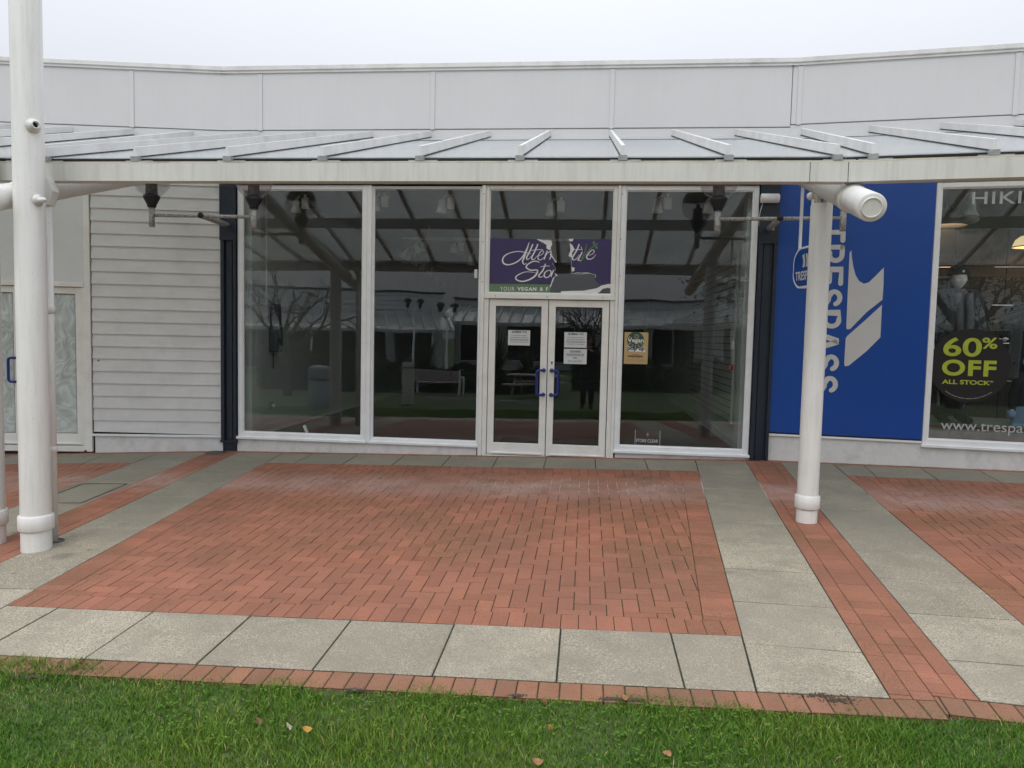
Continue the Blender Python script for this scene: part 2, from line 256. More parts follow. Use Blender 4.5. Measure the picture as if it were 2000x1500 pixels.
# ------------------------------------------------------------------ mesh helpers
class MB:
    def __init__(s): s.v=[]; s.f=[]; s.mi=[]; s.sm=[]
    def add(s,v,f,mi=0,smooth=False):
        o=len(s.v); s.v+= [tuple(p) for p in v]; s.f+=[tuple(i+o for i in q) for q in f]; s.mi+=[mi]*len(f); s.sm+=[smooth]*len(f); return s
    def box(s,x0,x1,y0,y1,z0,z1,mi=0,bev=0.0):
        if x0>x1:x0,x1=x1,x0
        if y0>y1:y0,y1=y1,y0
        if z0>z1:z0,z1=z1,z0
        if not bev:
            v=[(x0,y0,z0),(x1,y0,z0),(x1,y1,z0),(x0,y1,z0),(x0,y0,z1),(x1,y0,z1),(x1,y1,z1),(x0,y1,z1)]
            return s.add(v,[(0,3,2,1),(4,5,6,7),(0,1,5,4),(1,2,6,5),(2,3,7,6),(3,0,4,7)],mi)
        b=min(bev,(x1-x0)/2.2,(y1-y0)/2.2,(z1-z0)/2.2); vs=[];
        import bmesh
        bm=bmesh.new(); bmesh.ops.create_cube(bm,size=1)
        for p in bm.verts: p.co=Vector(((x0+x1)/2+p.co.x*(x1-x0),(y0+y1)/2+p.co.y*(y1-y0),(z0+z1)/2+p.co.z*(z1-z0)))
        bmesh.ops.bevel(bm,geom=bm.edges[:],offset=b,segments=1,affect='EDGES')
        bm.verts.index_update(); s.add([tuple(p.co) for p in bm.verts],[tuple(q.index for q in f.verts) for f in bm.faces],mi); bm.free(); return s
    def tube(s,a,b,r0,r1=None,n=16,mi=0,caps=True,smooth=True):
        a=Vector(a); b=Vector(b); r1=r0 if r1 is None else r1; d=(b-a).normalized(); u=d.orthogonal().normalized(); w_=d.cross(u)
        v=[];
        for c,r in((a,r0),(b,r1)):
            for i in range(n): t=2*math.pi*i/n; v.append(c+(u*math.cos(t)+w_*math.sin(t))*r)
        o=len(s.v); s.add(v,[(i,(i+1)%n,n+(i+1)%n,n+i) for i in range(n)],mi,smooth)
        if caps: s.f+= [tuple(o+i for i in range(n))[::-1],tuple(o+n+i for i in range(n))]; s.mi+=[mi]*2; s.sm+=[False]*2
        return s
    def path(s,pts,r,n=10,mi=0):
        pts=[Vector(p) for p in pts]; rings=[]; prev=None
        for i,p in enumerate(pts):
            d=(pts[min(i+1,len(pts)-1)]-pts[max(i-1,0)]).normalized()
            u=(prev-d*prev.dot(d)).normalized() if prev is not None else d.orthogonal().normalized(); prev=u; w_=d.cross(u)
            rr=r[i] if isinstance(r,(list,tuple)) else r
            rings.append([p+(u*math.cos(2*math.pi*k/n)+w_*math.sin(2*math.pi*k/n))*rr for k in range(n)])
        v=[q for g in rings for q in g]; f=[]
        for i in range(len(pts)-1):
            for k in range(n): f.append((i*n+k,i*n+(k+1)%n,(i+1)*n+(k+1)%n,(i+1)*n+k))
        o=len(s.v); s.add(v,f,mi,True); L_=len(v)
        s.f+=[tuple(o+i for i in range(n))[::-1],tuple(o+L_-n+i for i in range(n))]; s.mi+=[mi]*2; s.sm+=[False]*2; return s
    def lathe(s,prof,c=(0,0,0),n=32,mi=0,axis=None,smooth=True):
        c=Vector(c); ax=Vector(axis).normalized() if axis else Vector((0,0,1)); u=ax.orthogonal().normalized(); w_=ax.cross(u); v=[]
        for r,h in prof:
            for i in range(n): t=2*math.pi*i/n; v.append(c+ax*h+(u*math.cos(t)+w_*math.sin(t))*r)
        f=[]
        for j in range(len(prof)-1):
            for i in range(n): f.append((j*n+i,j*n+(i+1)%n,(j+1)*n+(i+1)%n,(j+1)*n+i))
        return s.add(v,f,mi,smooth)
    def prism(s,poly,y0,y1,mi=0):
        "polygon in x,z extruded along y (y0 = front face)"
        n=len(poly); v=[(x,y0,z) for x,z in poly]+[(x,y1,z) for x,z in poly]
        return s.add(v,[tuple(range(n)),tuple(range(2*n-1,n-1,-1))]+[(i,n+i,n+(i+1)%n,(i+1)%n) for i in range(n)],mi)
    def sphere(s,c,r,n=24,m_=12,mi=0,sc=(1,1,1),jit=0):
        v=[];f=[]
        for j in range(m_+1):
            for i in range(n):
                a=math.pi*j/m_; b=2*math.pi*i/n; q=1+random.uniform(-jit,jit); v.append((c[0]+r*sc[0]*q*math.sin(a)*math.cos(b),c[1]+r*sc[1]*q*math.sin(a)*math.sin(b),c[2]+r*sc[2]*q*math.cos(a)))
        for j in range(m_):
            for i in range(n): f.append((j*n+i,(j+1)*n+i,(j+1)*n+(i+1)%n,j*n+(i+1)%n))
        return s.add(v,f,mi,True)
    def mesh(s,name,mats):
        me=bpy.data.meshes.new(name); me.from_pydata(s.v,[],s.f)
        for k in (mats if isinstance(mats,(list,tuple)) else [mats]): me.materials.append(k)
        me.polygons.foreach_set('material_index',s.mi); me.polygons.foreach_set('use_smooth',s.sm); me.update(); return me
def fixn(me):
    import bmesh
    bm=bmesh.new(); bm.from_mesh(me); bmesh.ops.recalc_face_normals(bm,faces=bm.faces[:]); bm.to_mesh(me); bm.free()
def part(name,mb,mats,parent=None,label=None,fix=True):
    me=mb.mesh(name,mats) if isinstance(mb,MB) else mb
    if fix: fixn(me)
    o=bpy.data.objects.new(name,me); S.collection.objects.link(o); o.parent=parent
    if label: o['label']=label
    return o
def tag(o,label,cat,group=None,kind=None):
    o['label']=label; o['category']=cat
    if group: o['group']=group
    if kind: o['kind']=kind
    return o
def thing(name,label,cat,loc=(0,0,0),rotz=0,group=None):
    o=bpy.data.objects.new(name,None); S.collection.objects.link(o); o.location=loc; o.rotation_euler=(0,0,rotz); o.empty_display_size=.2
    return tag(o,label,cat,group)
def single(name,mb,mats,label,cat,loc=(0,0,0),rotz=0,group=None,fix=True):
    o=part(name,mb,mats,None,fix=fix); o.location=loc; o.rotation_euler=(0,0,rotz); return tag(o,label,cat,group)
def struct(name,mb,mats,fix=False):
    o=part(name,mb,mats,None,fix=fix); o['kind']='structure'; return o
def copy_tree(o,parent=None):
    c=o.copy(); S.collection.objects.link(c); c.parent=parent
    for ch in [x for x in bpy.data.objects if x.parent==o and x is not c]: copy_tree(ch,c)
    return c
def frame_of(F,y=0,x=0): return dict(loc=F.W(x,y,0),rotz=F.ang)
def textmesh(body,offset=0.0,ext=0.0,align='LEFT',spacing=1.0,shear=0.0):
    c=bpy.data.curves.new('t','FONT'); c.body=body; c.offset=offset; c.extrude=ext; c.align_x=align; c.space_character=spacing; c.shear=shear; c.resolution_u=6
    o=bpy.data.objects.new('t',c); S.collection.objects.link(o); dg=bpy.context.evaluated_depsgraph_get(); dg.update()
    me=bpy.data.meshes.new_from_object(o.evaluated_get(dg)); bpy.data.objects.remove(o); bpy.data.curves.remove(c); return me
def put_text(mb,body,box,y,offset=0.0,rot=0,mi=0,thick=.002,spacing=1.0,shear=0.0,mirror=False):
    "fit text into box (x0,z0,x1,z1) on plane y; rot=-90 reads downwards"
    me=textmesh(body,offset,0.0,spacing=spacing,shear=shear); vs=[Vector(v.co) for v in me.vertices]
    if rot==-90: vs=[Vector((v.y,-v.x,0)) for v in vs]
    a0=min(v.x for v in vs); a1=max(v.x for v in vs); b0=min(v.y for v in vs); b1=max(v.y for v in vs)
    x0,z0,x1,z1=box
    P=[(x0+(v.x-a0)/(a1-a0)*(x1-x0), y, z0+(v.y-b0)/(b1-b0)*(z1-z0)) for v in vs]
    mb.add(P,[tuple(p.vertices) for p in me.polygons],mi); bpy.data.meshes.remove(me)
# ------------------------------------------------------------------ ground & paving
def halfclip(poly,h):
    a,b,c=h; out=[]; n=len(poly)
    for i in range(n):
        p=poly[i]; q=poly[(i+1)%n]; dp=a*p[0]+b*p[1]-c; dq=a*q[0]+b*q[1]-c
        if dp<=0: out.append(p)
        if (dp<0<dq) or (dq<0<dp): t=dp/(dp-dq); out.append((p[0]+(q[0]-p[0])*t,p[1]+(q[1]-p[1])*t))
    return out
def clip(poly,hs):
    for h in hs:
        poly=halfclip(poly,h)
        if len(poly)<3: return []
    return poly
def area(p): return .5*sum(p[i][0]*p[(i+1)%len(p)][1]-p[(i+1)%len(p)][0]*p[i][1] for i in range(len(p)))
def inset(p,d):
    if area(p)<0: p=p[::-1]
    # drop tiny edges
    q=[p[i] for i in range(len(p)) if (Vector(p[i])-Vector(p[i-1])).length>.004]
    if len(q)<3: return []
    hs=[]
    for i in range(len(q)):
        a=q[i]; b=q[(i+1)%len(q)]; e=Vector((b[0]-a[0],b[1]-a[1])).normalized(); nrm=(e.y,-e.x)
        hs.append((nrm[0],nrm[1],nrm[0]*a[0]+nrm[1]*a[1]-d))
    return clip(q,hs)
def F_ge(F,out):  # keep out >= value (out = -y local)
    ny=F.uy; return (ny.x,ny.y,ny.x*F.o.x+ny.y*F.o.y-out)
def F_le(F,out): h=F_ge(F,out); return (-h[0],-h[1],-h[2])
class Strip:
    def __init__(s,o,d): s.o=o; d=Vector(d).normalized(); s.v=d; s.w=Vector((d.y,-d.x))
    def wle(s,c): return (s.w.x,s.w.y,s.w.x*s.o[0]+s.w.y*s.o[1]+c)
    def wge(s,c): return (-s.w.x,-s.w.y,-(s.w.x*s.o[0]+s.w.y*s.o[1]+c))
    def P(s,w_,v): return (s.o[0]+s.w.x*w_+s.v.x*v,s.o[1]+s.w.y*w_+s.v.y*v)
RS=Strip((2.594,6.28),(.1923,.9813)); LS=Strip((-3.90,5.63),(.025,1.0))
def toW(F,x,y): p=F.W(x,y); return (p.x,p.y)
class Paver:
    def __init__(s,F): s.F=F; s.mb=MB(); s.t=[]
    def piece(s,poly,hs,gap,depth,cham,jit=.0012,dz=0,mi=0):
        p=clip(poly,hs)
        if len(p)<3 or abs(area(p))<.0006: return
        p=inset(p,gap/2)
        if len(p)<3 or abs(area(p))<.0005: return
        q=inset(p,cham)
        if len(q)!=len(p): q=p
        z=dz+random.uniform(-jit,jit); tx=random.uniform(-jit,jit)*3; ty=random.uniform(-jit,jit)*3
        cx=sum(a for a,b in p)/len(p); cy=sum(b for a,b in p)/len(p); n=len(p)
        L=lambda a,b,h:(*s.F.loc((a,b)),gz(a,b)+h+z+(a-cx)*tx+(b-cy)*ty)
        v=[L(a,b,0) for a,b in q]+[L(a,b,-cham*.8) for a,b in p]+[L(a,b,-depth) for a,b in p]
        f=[tuple(range(n))]+[(n+i,n+(i+1)%n,(i+1)%n,i) for i in range(n)]+[(2*n+i,2*n+(i+1)%n,n+(i+1)%n,n+i) for i in range(n)]
        s.mb.add(v,f,mi); s.t+=[random.random()]*len(f)
    def sheet(s,poly,hs,h,mi):
        p=clip(poly,hs)
        if len(p)<3: return
        if area(p)<0: p=p[::-1]
        s.mb.add([(*s.F.loc(a),gz(*a)+h) for a in p],[tuple(range(len(p)))],mi); s.t.append(.5)
    def build(s,name,mats):
        o=struct(name,s.mb,mats); me=o.data; at=me.attributes.new('tint','FLOAT','FACE'); at.data.foreach_set('value',s.t)
        o.location=s.F.o; o.rotation_euler=(0,0,s.F.ang); return o
BIG=[(-9.5,2.2),(9.5,2.2),(9.5,10.6),(-9.5,10.6)]
BM_=[brick_m,joint_m,kerb_m]
def rows(F,x0,x1,o0,o1,pitch,pv,hs,phase=0,gap=.004,mi=0,cham=.002,dz=0):
    k=math.floor((x0-phase)/pitch)
    while phase+k*pitch<x1:
        a=phase+k*pitch; b=a+pitch
        pv.piece([toW(F,a,-o1),toW(F,b,-o1),toW(F,b,-o0),toW(F,a,-o0)],hs,gap,.02,cham,mi=mi,dz=dz); k+=1
def strip_rows(St,w0,w1,v0,v1,pitch,pv,hs,phase=0,gap=.004,mi=0,cham=.002):
    k=math.floor((v0-phase)/pitch)
    while phase+k*pitch<v1:
        a=phase+k*pitch; b=a+pitch
        pv.piece([St.P(w0,a),St.P(w1,a),St.P(w1,b),St.P(w0,b)],hs,gap,.02,cham,mi=mi); k+=1
def herring(F,x0,x1,y0,y1,pv,hs,U=.1,ox=0,oy=0,gap=.0055):
    n0=int((y0-oy)/U)-3; n1=int((y1-oy)/U)+3
    for n in range(n0,n1):
        for j in range(int((x0-ox)/U-n)//4-2,int((x1-ox)/U-n)//4+2):
            X=ox+(n+4*j)*U; Y=oy+n*U
            if X>x1+.3 or X<x0-.4: continue
            pv.piece([toW(F,X,Y),toW(F,X+2*U,Y),toW(F,X+2*U,Y+U),toW(F,X,Y+U)],hs,gap,.02,.002)
            pv.piece([toW(F,X+2*U,Y-U),toW(F,X+3*U,Y-U),toW(F,X+3*U,Y+U),toW(F,X+2*U,Y+U)],hs,gap,.02,.002)
hdr=.11; slb=.72; fld=5.15; fs=5.77; kb=5.93
secs=[('M',M,[LS.wge(.81),RS.wle(-.81)]),('R',RR,[RS.wge(.81),(1,0,9.3)]),('L',LF,[LS.wle(-.81),(-1,0,9.3)])]
for nm_,F,side in secs:
    pv=Paver(F); x0,x1={'M':(-.5,7.5),'R':(-1.6,6.2),'L':(-1,6)}[nm_]
    pv.sheet(BIG,side+[F_ge(F,slb),F_le(F,fld)],-.0045,1)
    side2={'M':[LS.wge(1.01),RS.wle(-1.01)],'R':[RS.wge(1.01),(1,0,9.3)],'L':[LS.wle(-1.01),(-1,0,9.3)]}[nm_]
    herring(F,x0,x1,-fld,-slb,pv,side2+[F_ge(F,slb+.2),F_le(F,fld-.2)],ox=.03,oy=.02)
    rows(F,x0,x1,fld-.2,fld,.1035,pv,side); rows(F,x0,x1,slb,slb+.2,.102,pv,side,phase=.03)
    bd=[F_ge(F,slb+.2),F_le(F,fld-.2)]
    if nm_ in 'MR':
        w0,w1=(-1.01,-.81) if nm_=='M' else (.81,1.01); strip_rows(RS,w0,w1,-3,3.2,.102,pv,bd)
    if nm_ in 'ML':
        w0,w1=(.81,1.01) if nm_=='M' else (-1.01,-.81); strip_rows(LS,w0,w1,-2,4.4,.102,pv,bd)
    pv.build('brick_paving',BM_)
# slabs: back rows, front rows, strip columns
def col(F,hs,side,px0,phase,name='concrete_paving'):
    pv=Paver(F); x0,x1=px0
    pv.sheet(BIG,hs+[F_ge(F,hdr),F_le(F,slb)],-.0045,1); pv.sheet(BIG,hs+[F_ge(F,fld),F_le(F,fs)],-.0045,1)
    rows(F,x0,x1,hdr,slb,.612,pv,hs,phase=phase[0],gap=.010,cham=.004)
    rows(F,x0,x1,fld,fs,.62,pv,hs,phase=phase[1],gap=.010,cham=.003)
    return pv
ghead=lambda px,py,F:F.loc((lambda d:(d.x*(t:=(-SY*Y0-SX*X0-H)/(d.z-SY*d.y-SX*d.x)),d.y*t))(ray(px,py)))[0]
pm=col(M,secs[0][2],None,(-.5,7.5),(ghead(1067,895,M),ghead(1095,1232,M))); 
def vphase(St,px,py):
    d=ray(px,py); t=(-SY*Y0-SX*X0-H)/(d.z-SY*d.y-SX*d.x); return (d.x*t-St.o[0])*St.v.x+(d.y*t-St.o[1])*St.v.y
pr=vphase(RS,1530,1023.7); pl=vphase(LS,258.5,1042.1)
h=[F_ge(M,hdr),F_le(M,fs)]
for St,w0,w1,ph,F in ((RS,-.81,-.2,pr,M),(LS,.2,.81,pl,M)):
    pm.sheet([St.P(w0,-5),St.P(w1,-5),St.P(w1,6),St.P(w0,6)],h,-.0045,1); strip_rows(St,w0,w1,-3.6,4.6,.612,pm,h,phase=ph,gap=.010,cham=.003)
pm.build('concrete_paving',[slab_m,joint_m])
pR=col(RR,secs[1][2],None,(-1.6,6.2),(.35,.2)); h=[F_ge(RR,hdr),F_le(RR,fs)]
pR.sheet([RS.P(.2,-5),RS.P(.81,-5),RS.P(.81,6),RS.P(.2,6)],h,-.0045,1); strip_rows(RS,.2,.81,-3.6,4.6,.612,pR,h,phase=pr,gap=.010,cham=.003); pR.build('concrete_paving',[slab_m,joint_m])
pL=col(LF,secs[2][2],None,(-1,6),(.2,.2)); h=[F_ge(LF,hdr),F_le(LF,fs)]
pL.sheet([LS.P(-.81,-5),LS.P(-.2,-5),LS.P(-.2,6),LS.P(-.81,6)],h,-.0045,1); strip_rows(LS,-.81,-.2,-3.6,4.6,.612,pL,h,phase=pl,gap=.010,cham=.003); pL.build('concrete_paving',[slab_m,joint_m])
# brick bands along the two strips
for St,F,F2 in((RS,M,RR),(LS,LF,M)):
    pv=Paver(Frame(St.P(0,2.75 if St is RS else 4.05),math.atan2(St.w.y,St.w.x)))
    hs=[F_le(F,fs),F_le(F2,fs),F_ge(F,.0),F_ge(F2,.0)]
    pv.sheet([St.P(-.2,-5),St.P(.2,-5),St.P(.2,6),St.P(-.2,6)],hs,-.0045,1)
    g0=[F_ge(F,.0),F_ge(F2,.0)]
    strip_rows(St,-.2,-.1,-3.6,4.6,.204,pv,g0+[F_le(F,fs)],phase=.05); strip_rows(St,.1,.2,-3.6,4.6,.204,pv,g0+[F_le(F2,fs)],phase=.11)
    strip_rows(St,-.1,0,-3.6,-2.3,.102,pv,g0+[F_le(F,fs),(St.v.x,St.v.y,St.v.x*St.o[0]+St.v.y*St.o[1]-2.244)]); strip_rows(St,0,.1,-3.6,-2.3,.102,pv,g0+[F_le(F2,fs),(St.v.x,St.v.y,St.v.x*St.o[0]+St.v.y*St.o[1]-2.244)]); strip_rows(St,-.1,.1,-2.2+.0,4.6,.102,pv,hs)
    pv.build('brick_paving',BM_)
# header course along the walls and kerb course along the lawn
for nm_,F,hs in (('M',M,[LS.wge(.2),RS.wle(-.2)]),('R',RR,[RS.wge(.2),(1,0,9.3)]),('L',LF,[LS.wle(-.2),(-1,0,9.3)])):
    pv=Paver(F); x0,x1={'M':(-.5,7.5),'R':(-1.6,6.2),'L':(-1,6)}[nm_]
    pv.sheet(BIG,hs+[F_ge(F,-.3),F_le(F,hdr)],-.0045,1); rows(F,x0,x1,0,hdr,.102,pv,hs); pv.build('brick_paving',BM_)
    pv=Paver(F); hs={'M':[LS.wge(0),RS.wle(0)],'R':[RS.wge(0)],'L':[LS.wle(0)]}[nm_]
    pv.sheet([toW(F,x0,-kb),toW(F,x1,-kb),toW(F,x1,-fs),toW(F,x0,-fs)],hs,-.006,1)
    rows(F,x0,x1,fs,kb,.104,pv,hs,gap=.006,mi=2,cham=.004,dz=-.002); pv.build('kerb',BM_)
# lawn sheet reaching the horizon (dips below the paving and under the buildings)
mb=MB(); xs=[-400,-60,-11,-6,-3,0,3,6,11,60,400]; ys=[-400,-120,-40,-9,-3,0,2,3.0,3.9,6,7.5,8.2,10.5,60,400]
def lz(x,y): return gz(x,y)-(.022 if y<3.95 else (.12 if y<7.6 else .8))
mb.add([(x,y,lz(x,y)) for y in ys for x in xs],[(j*len(xs)+i,j*len(xs)+i+1,(j+1)*len(xs)+i+1,(j+1)*len(xs)+i) for j in range(len(ys)-1) for i in range(len(xs)-1)])
struct('ground',mb,soil_m)
# grass blades
def outM(x,y):
    a=-((x-M.o.x)*M.uy.x+(y-M.o.y)*M.uy.y); b=-((x-RR.o.x)*RR.uy.x+(y-RR.o.y)*RR.uy.y); c=-((x-LF.o.x)*LF.uy.x+(y-LF.o.y)*LF.uy.y)
    return np.maximum(np.maximum(a,np.where(x>1.5,b,0)),np.where(x<-3,c,0))
def vnoise(x,y,s,seed):
    r=np.random.default_rng(seed); g=r.random((64,64)); u=(x*s)%63; v=(y*s)%63; i=u.astype(int); j=v.astype(int); fu=u-i; fv=v-j; fu=fu*fu*(3-2*fu); fv=fv*fv*(3-2*fv)
    return (g[i,j]*(1-fu)+g[i+1,j]*fu)*(1-fv)+(g[i,j+1]*(1-fu)+g[i+1,j+1]*fu)*fv
def grass(n,x0,x1,y0,y1,hmin,hmax,wd):
    x=RNG.uniform(x0,x1,n); y=RNG.uniform(y0,y1,n); edge=5.842+.07*(vnoise(x+9,y+9,3.1,1)-.5)+.09*(vnoise(x+9,y+9,9,2)-.5)-.10*np.clip((-1.85-x)/.4,0,1)
    o=outM(x,y); d=vnoise(x+20,y+20,2.2,3); bare=np.exp(-((x-1.75)/.28)**2-((o-5.93)/.07)**2)+.9*np.exp(-((x+.85)/.14)**2-((o-5.93)/.05)**2)
    keep=(o>edge)&(RNG.random(n)<.6+.5*d)&(RNG.random(n)>bare*1.3)&(RNG.random(n)<np.clip((o-edge)*22+.35,0,1)); x=x[keep]; y=y[keep]; o=o[keep]; n=len(x); 
    hh=RNG.uniform(hmin,hmax,n)*(.45+1.0*vnoise(x+30,y+30,3.0,4)); hh=hh*np.clip(.45+(o-edge[keep])*5,.45,1); a=RNG.uniform(0,2*np.pi,n); lean=RNG.uniform(.15,1.15,n)*hh; la=RNG.uniform(0,2*np.pi,n)
    z=SY*(y-Y0)+SX*(x-X0)-.022; ww=wd*RNG.uniform(.6,1.3,n)
    cx=np.cos(a)*ww; cy=np.sin(a)*ww; lx=np.cos(la)*lean; ly=np.sin(la)*lean
    V=np.empty((n,5,3)); 
    V[:,0]=np.stack([x-cx,y-cy,z],1); V[:,1]=np.stack([x+cx,y+cy,z],1)
    V[:,2]=np.stack([x+cx*.8+lx*.35,y+cy*.8+ly*.35,z+hh*.6],1); V[:,3]=np.stack([x-cx*.8+lx*.35,y-cy*.8+ly*.35,z+hh*.6],1)
    V[:,4]=np.stack([x+lx,y+ly,z+hh],1)
    t=np.clip(RNG.normal(.42,.2,n)+.18*(vnoise(x+40,y+40,1.6,5)-.5),0,.95); t[RNG.random(n)<.02+.10*(vnoise(x+60,y+60,1.1,9)>.72)]=1.0
    return V,t
me=bpy.data.meshes.new('lawn'); Vs=[];Ts=[]
for a in ((260000,-3.4,3.7,2.3,3.9,.018,.046,.0018),(26000,-3.4,3.7,1.0,2.35,.03,.06,.003),(16000,-8,-3.4,1,4.6,.03,.06,.004),(12000,3.7,8,.5,3.6,.03,.06,.004)):
    V,t=grass(*a); Vs.append(V); Ts.append(t)
V=np.concatenate(Vs); T=np.concatenate(Ts); n=len(V)
# clover and broad leaves
nc=3600; cx=RNG.uniform(-3.3,3.6,nc); cy=RNG.uniform(2.35,3.7,nc); k=(outM(cx,cy)>5.95)&(vnoise(cx+50,cy+50,1.5,8)+.35*RNG.random(nc)>.78); cx=cx[k]; cy=cy[k]; nc=len(cx)
CV=np.empty((nc*3,4,3)); ct=np.empty(nc*3)
for q in range(3):
    an=RNG.uniform(0,6.28,nc)+q*2.09; r=RNG.uniform(.006,.013,nc); z=SY*(cy-Y0)+SX*(cx-X0)+RNG.uniform(.004,.02,nc)
    dx=np.cos(an); dy=np.sin(an); tl=RNG.uniform(-.3,.5,nc)*r
    CV[q::3,0]=np.stack([cx,cy,z],1); CV[q::3,1]=np.stack([cx+(dx-.55*dy)*r,cy+(dy+.55*dx)*r,z+tl],1); CV[q::3,2]=np.stack([cx+dx*1.5*r,cy+dy*1.5*r,z+tl],1); CV[q::3,3]=np.stack([cx+(dx+.55*dy)*r,cy+(dy-.55*dx)*r,z+tl],1)
    ct[q::3]=RNG.uniform(.15,.42,nc)
allv=np.concatenate([V.reshape(-1,3),CV.reshape(-1,3)]); me.vertices.add(len(allv)); me.vertices.foreach_set('co',allv.ravel())
b=np.arange(n)[:,None]*5; quad=(b+np.array([0,1,2,3])); tri=(b+np.array([3,2,4])); cq=(n*5+np.arange(nc*3)[:,None]*4+np.array([0,1,2,3]))
loops=np.concatenate([quad.ravel(),cq.ravel(),tri.ravel()]); nq=n+nc*3
me.loops.add(len(loops)); me.loops.foreach_set('vertex_index',loops); me.polygons.add(nq+n)
ls=np.concatenate([np.arange(nq)*4,nq*4+np.arange(n)*3]); me.polygons.foreach_set('loop_start',ls)
me.update(calc_edges=True); at=me.attributes.new('tint','FLOAT','FACE'); at.data.foreach_set('value',np.concatenate([T,ct,T]))
me.materials.append(grass_m); lawn=bpy.data.objects.new('grass',me); S.collection.objects.link(lawn); tag(lawn,'short scruffy green lawn with clover along the brick kerb','grass',kind='stuff')
# ------------------------------------------------------------------ buildings (three shop units of one terrace)
ZW=3.41; ZG=4.0; ZP=4.10; ZC=4.82
def window(parent,x0,x1,z0,z1,fr=.055,name='window',glass=GL,y=-.03,dep=.07,mt=frame_m,sill=True,fb=None,ft=None):
    fb=fb or fr; ft=ft or fr
    w_=MB(); w_.box(x0,x0+fr,y,y+dep,z0,z1,bev=.006); w_.box(x1-fr,x1,y,y+dep,z0,z1,bev=.006); w_.box(x0+fr-.002,x1-fr+.002,y+.003,y+dep,z1-ft,z1-.001,bev=.006); w_.box(x0+fr-.002,x1-fr+.002,y+.003,y+dep,z0+.001,z0+fb,bev=.006)
    # glazing bead
    g=.012
    for a in ((x0+fr,x0+fr+g,z0+fb,z1-ft),(x1-fr-g,x1-fr,z0+fb,z1-ft)): w_.box(a[0],a[1],y+.02,y+.05,a[2],a[3])
    w_.box(x0+fr,x1-fr,y+.021,y+.05,z0+fb,z0+fb+g); w_.box(x0+fr,x1-fr,y+.021,y+.05,z1-ft-g,z1-ft)
    o=part(name,w_,mt,parent)
    if sill: part('sill',MB().box(x0-.012,x1+.012,y-.03,y+dep-.01,z0-.022,z0+.012,bev=.005),mt,o)
    part('pane',MB().box(x0+fr-.004,x1-fr+.004,y+.034,y+.040,z0+fb-.004,z1-ft+.004),glass,o)
    return o
def handle(parent,x,z0,z1,side,y,mt=bluehandle_m):
    "D shaped pull handle: fixed at x, loop bulges to side"
    r=.0165; dx=side*.085; k=.035
    pts=[(x,y,z0),(x,y-.055,z0)]
    pts=[(x,y+.004,z0),(x,y-.05,z0),(x+dx*.15,y-.062,z0),(x+dx-side*k,y-.062,z0)]
    for i in range(1,6): t=i/5*math.pi/2; pts.append((x+dx-side*k+side*k*math.sin(t),y-.062,z0+k-k*math.cos(t)))
    for i in range(0,6): t=i/5*math.pi/2; pts.append((x+dx-side*k+side*k*math.cos(t),y-.062,z1-k+k*math.sin(t)))
    pts+=[(x+dx*.15,y-.062,z1),(x,y-.05,z1),(x,y+.004,z1)]
    m_=MB().path(pts,r,12); m_.lathe([(.026,0),(.026,.006),(.0,.006)],(x,y-.001,z0),18,axis=(0,-1,0)); m_.lathe([(.026,0),(.026,.006),(0,.006)],(x,y-.001,z1),18,axis=(0,-1,0))
    return part('handle',m_,mt,parent)
def door_leaf(parent,x0,x1,z0,z1,hx,side,glass=GL,y=-.015,key=False):
    st=.085; bt=.155; tp=.085
    d=MB().box(x0,x0+st,y,y+.045,z0,z1,bev=.004).box(x1-st,x1,y,y+.045,z0,z1,bev=.004).box(x0+st-.001,x1-st+.001,y+.002,y+.045,z0+.001,z0+bt,bev=.004).box(x0+st-.001,x1-st+.001,y+.002,y+.045,z1-tp,z1-.001,bev=.004)
    d.box(x0+.05,x1-.03,y-.018,y+.01,z0+.012,z0+.032,bev=.004)  # weather bar
    o=part('door',d,door_m,parent)
    part('pane',MB().box(x0+st-.004,x1-st+.004,y+.02,y+.026,z0+bt-.004,z1-tp+.004),glass,o)
    g=MB(); e=.006
    g.box(x0+st,x0+st+e,y+.006,y+.02,z0+bt,z1-tp).box(x1-st-e,x1-st,y+.006,y+.02,z0+bt,z1-tp).box(x0+st,x1-st,y+.007,y+.02,z0+bt,z0+bt+e).box(x0+st,x1-st,y+.007,y+.02,z1-tp-e,z1-tp); part('glazing_gasket',g,dark_rubber,o)
    handle(o,hx,.79,1.10,side,y)
    if key: part('lock',MB().lathe([(.012,0),(.012,.006),(0,.006)],(hx,y,1.20),14,axis=(0,-1,0)).box(hx-.003,hx+.003,y-.008,y,1.17,1.2),dark_rubber,o)
    return o
def parapet(parent,x0,x1,joints,zp=ZP,zc=ZC):
    pts=[x0]+joints+[x1]
    for a,b in zip(pts,pts[1:]):
        part('parapet_panel',MB().box(a+.004,b-.004,-.05,.0,zp,zc,bev=.003),parapet_m,parent)
    for j in joints: part('joint_strip',MB().box(j-.028,j+.028,-.062,-.049,zp-.012,zc-.02,bev=.003),parapet_m,parent)
    part('coping',MB().box(x0-.02,x1+.02,-.085,.3,zc+.020,zc+.080,bev=.006).box(x0-.02,x1+.02,-.068,.28,zc-.008,zc+.021),coping_m,parent)
    part('upper_wall',MB().box(x0,x1,-.02,.28,ZW+.14,zp+.01).box(x0,x1,.001,.26,zp+.01,zc-.001),panel_m,parent)
    f=MB().box(x0,x1,-.045,-.021,ZG-.10,zp-.012)
    part('flashing',f,parapet_m,parent)
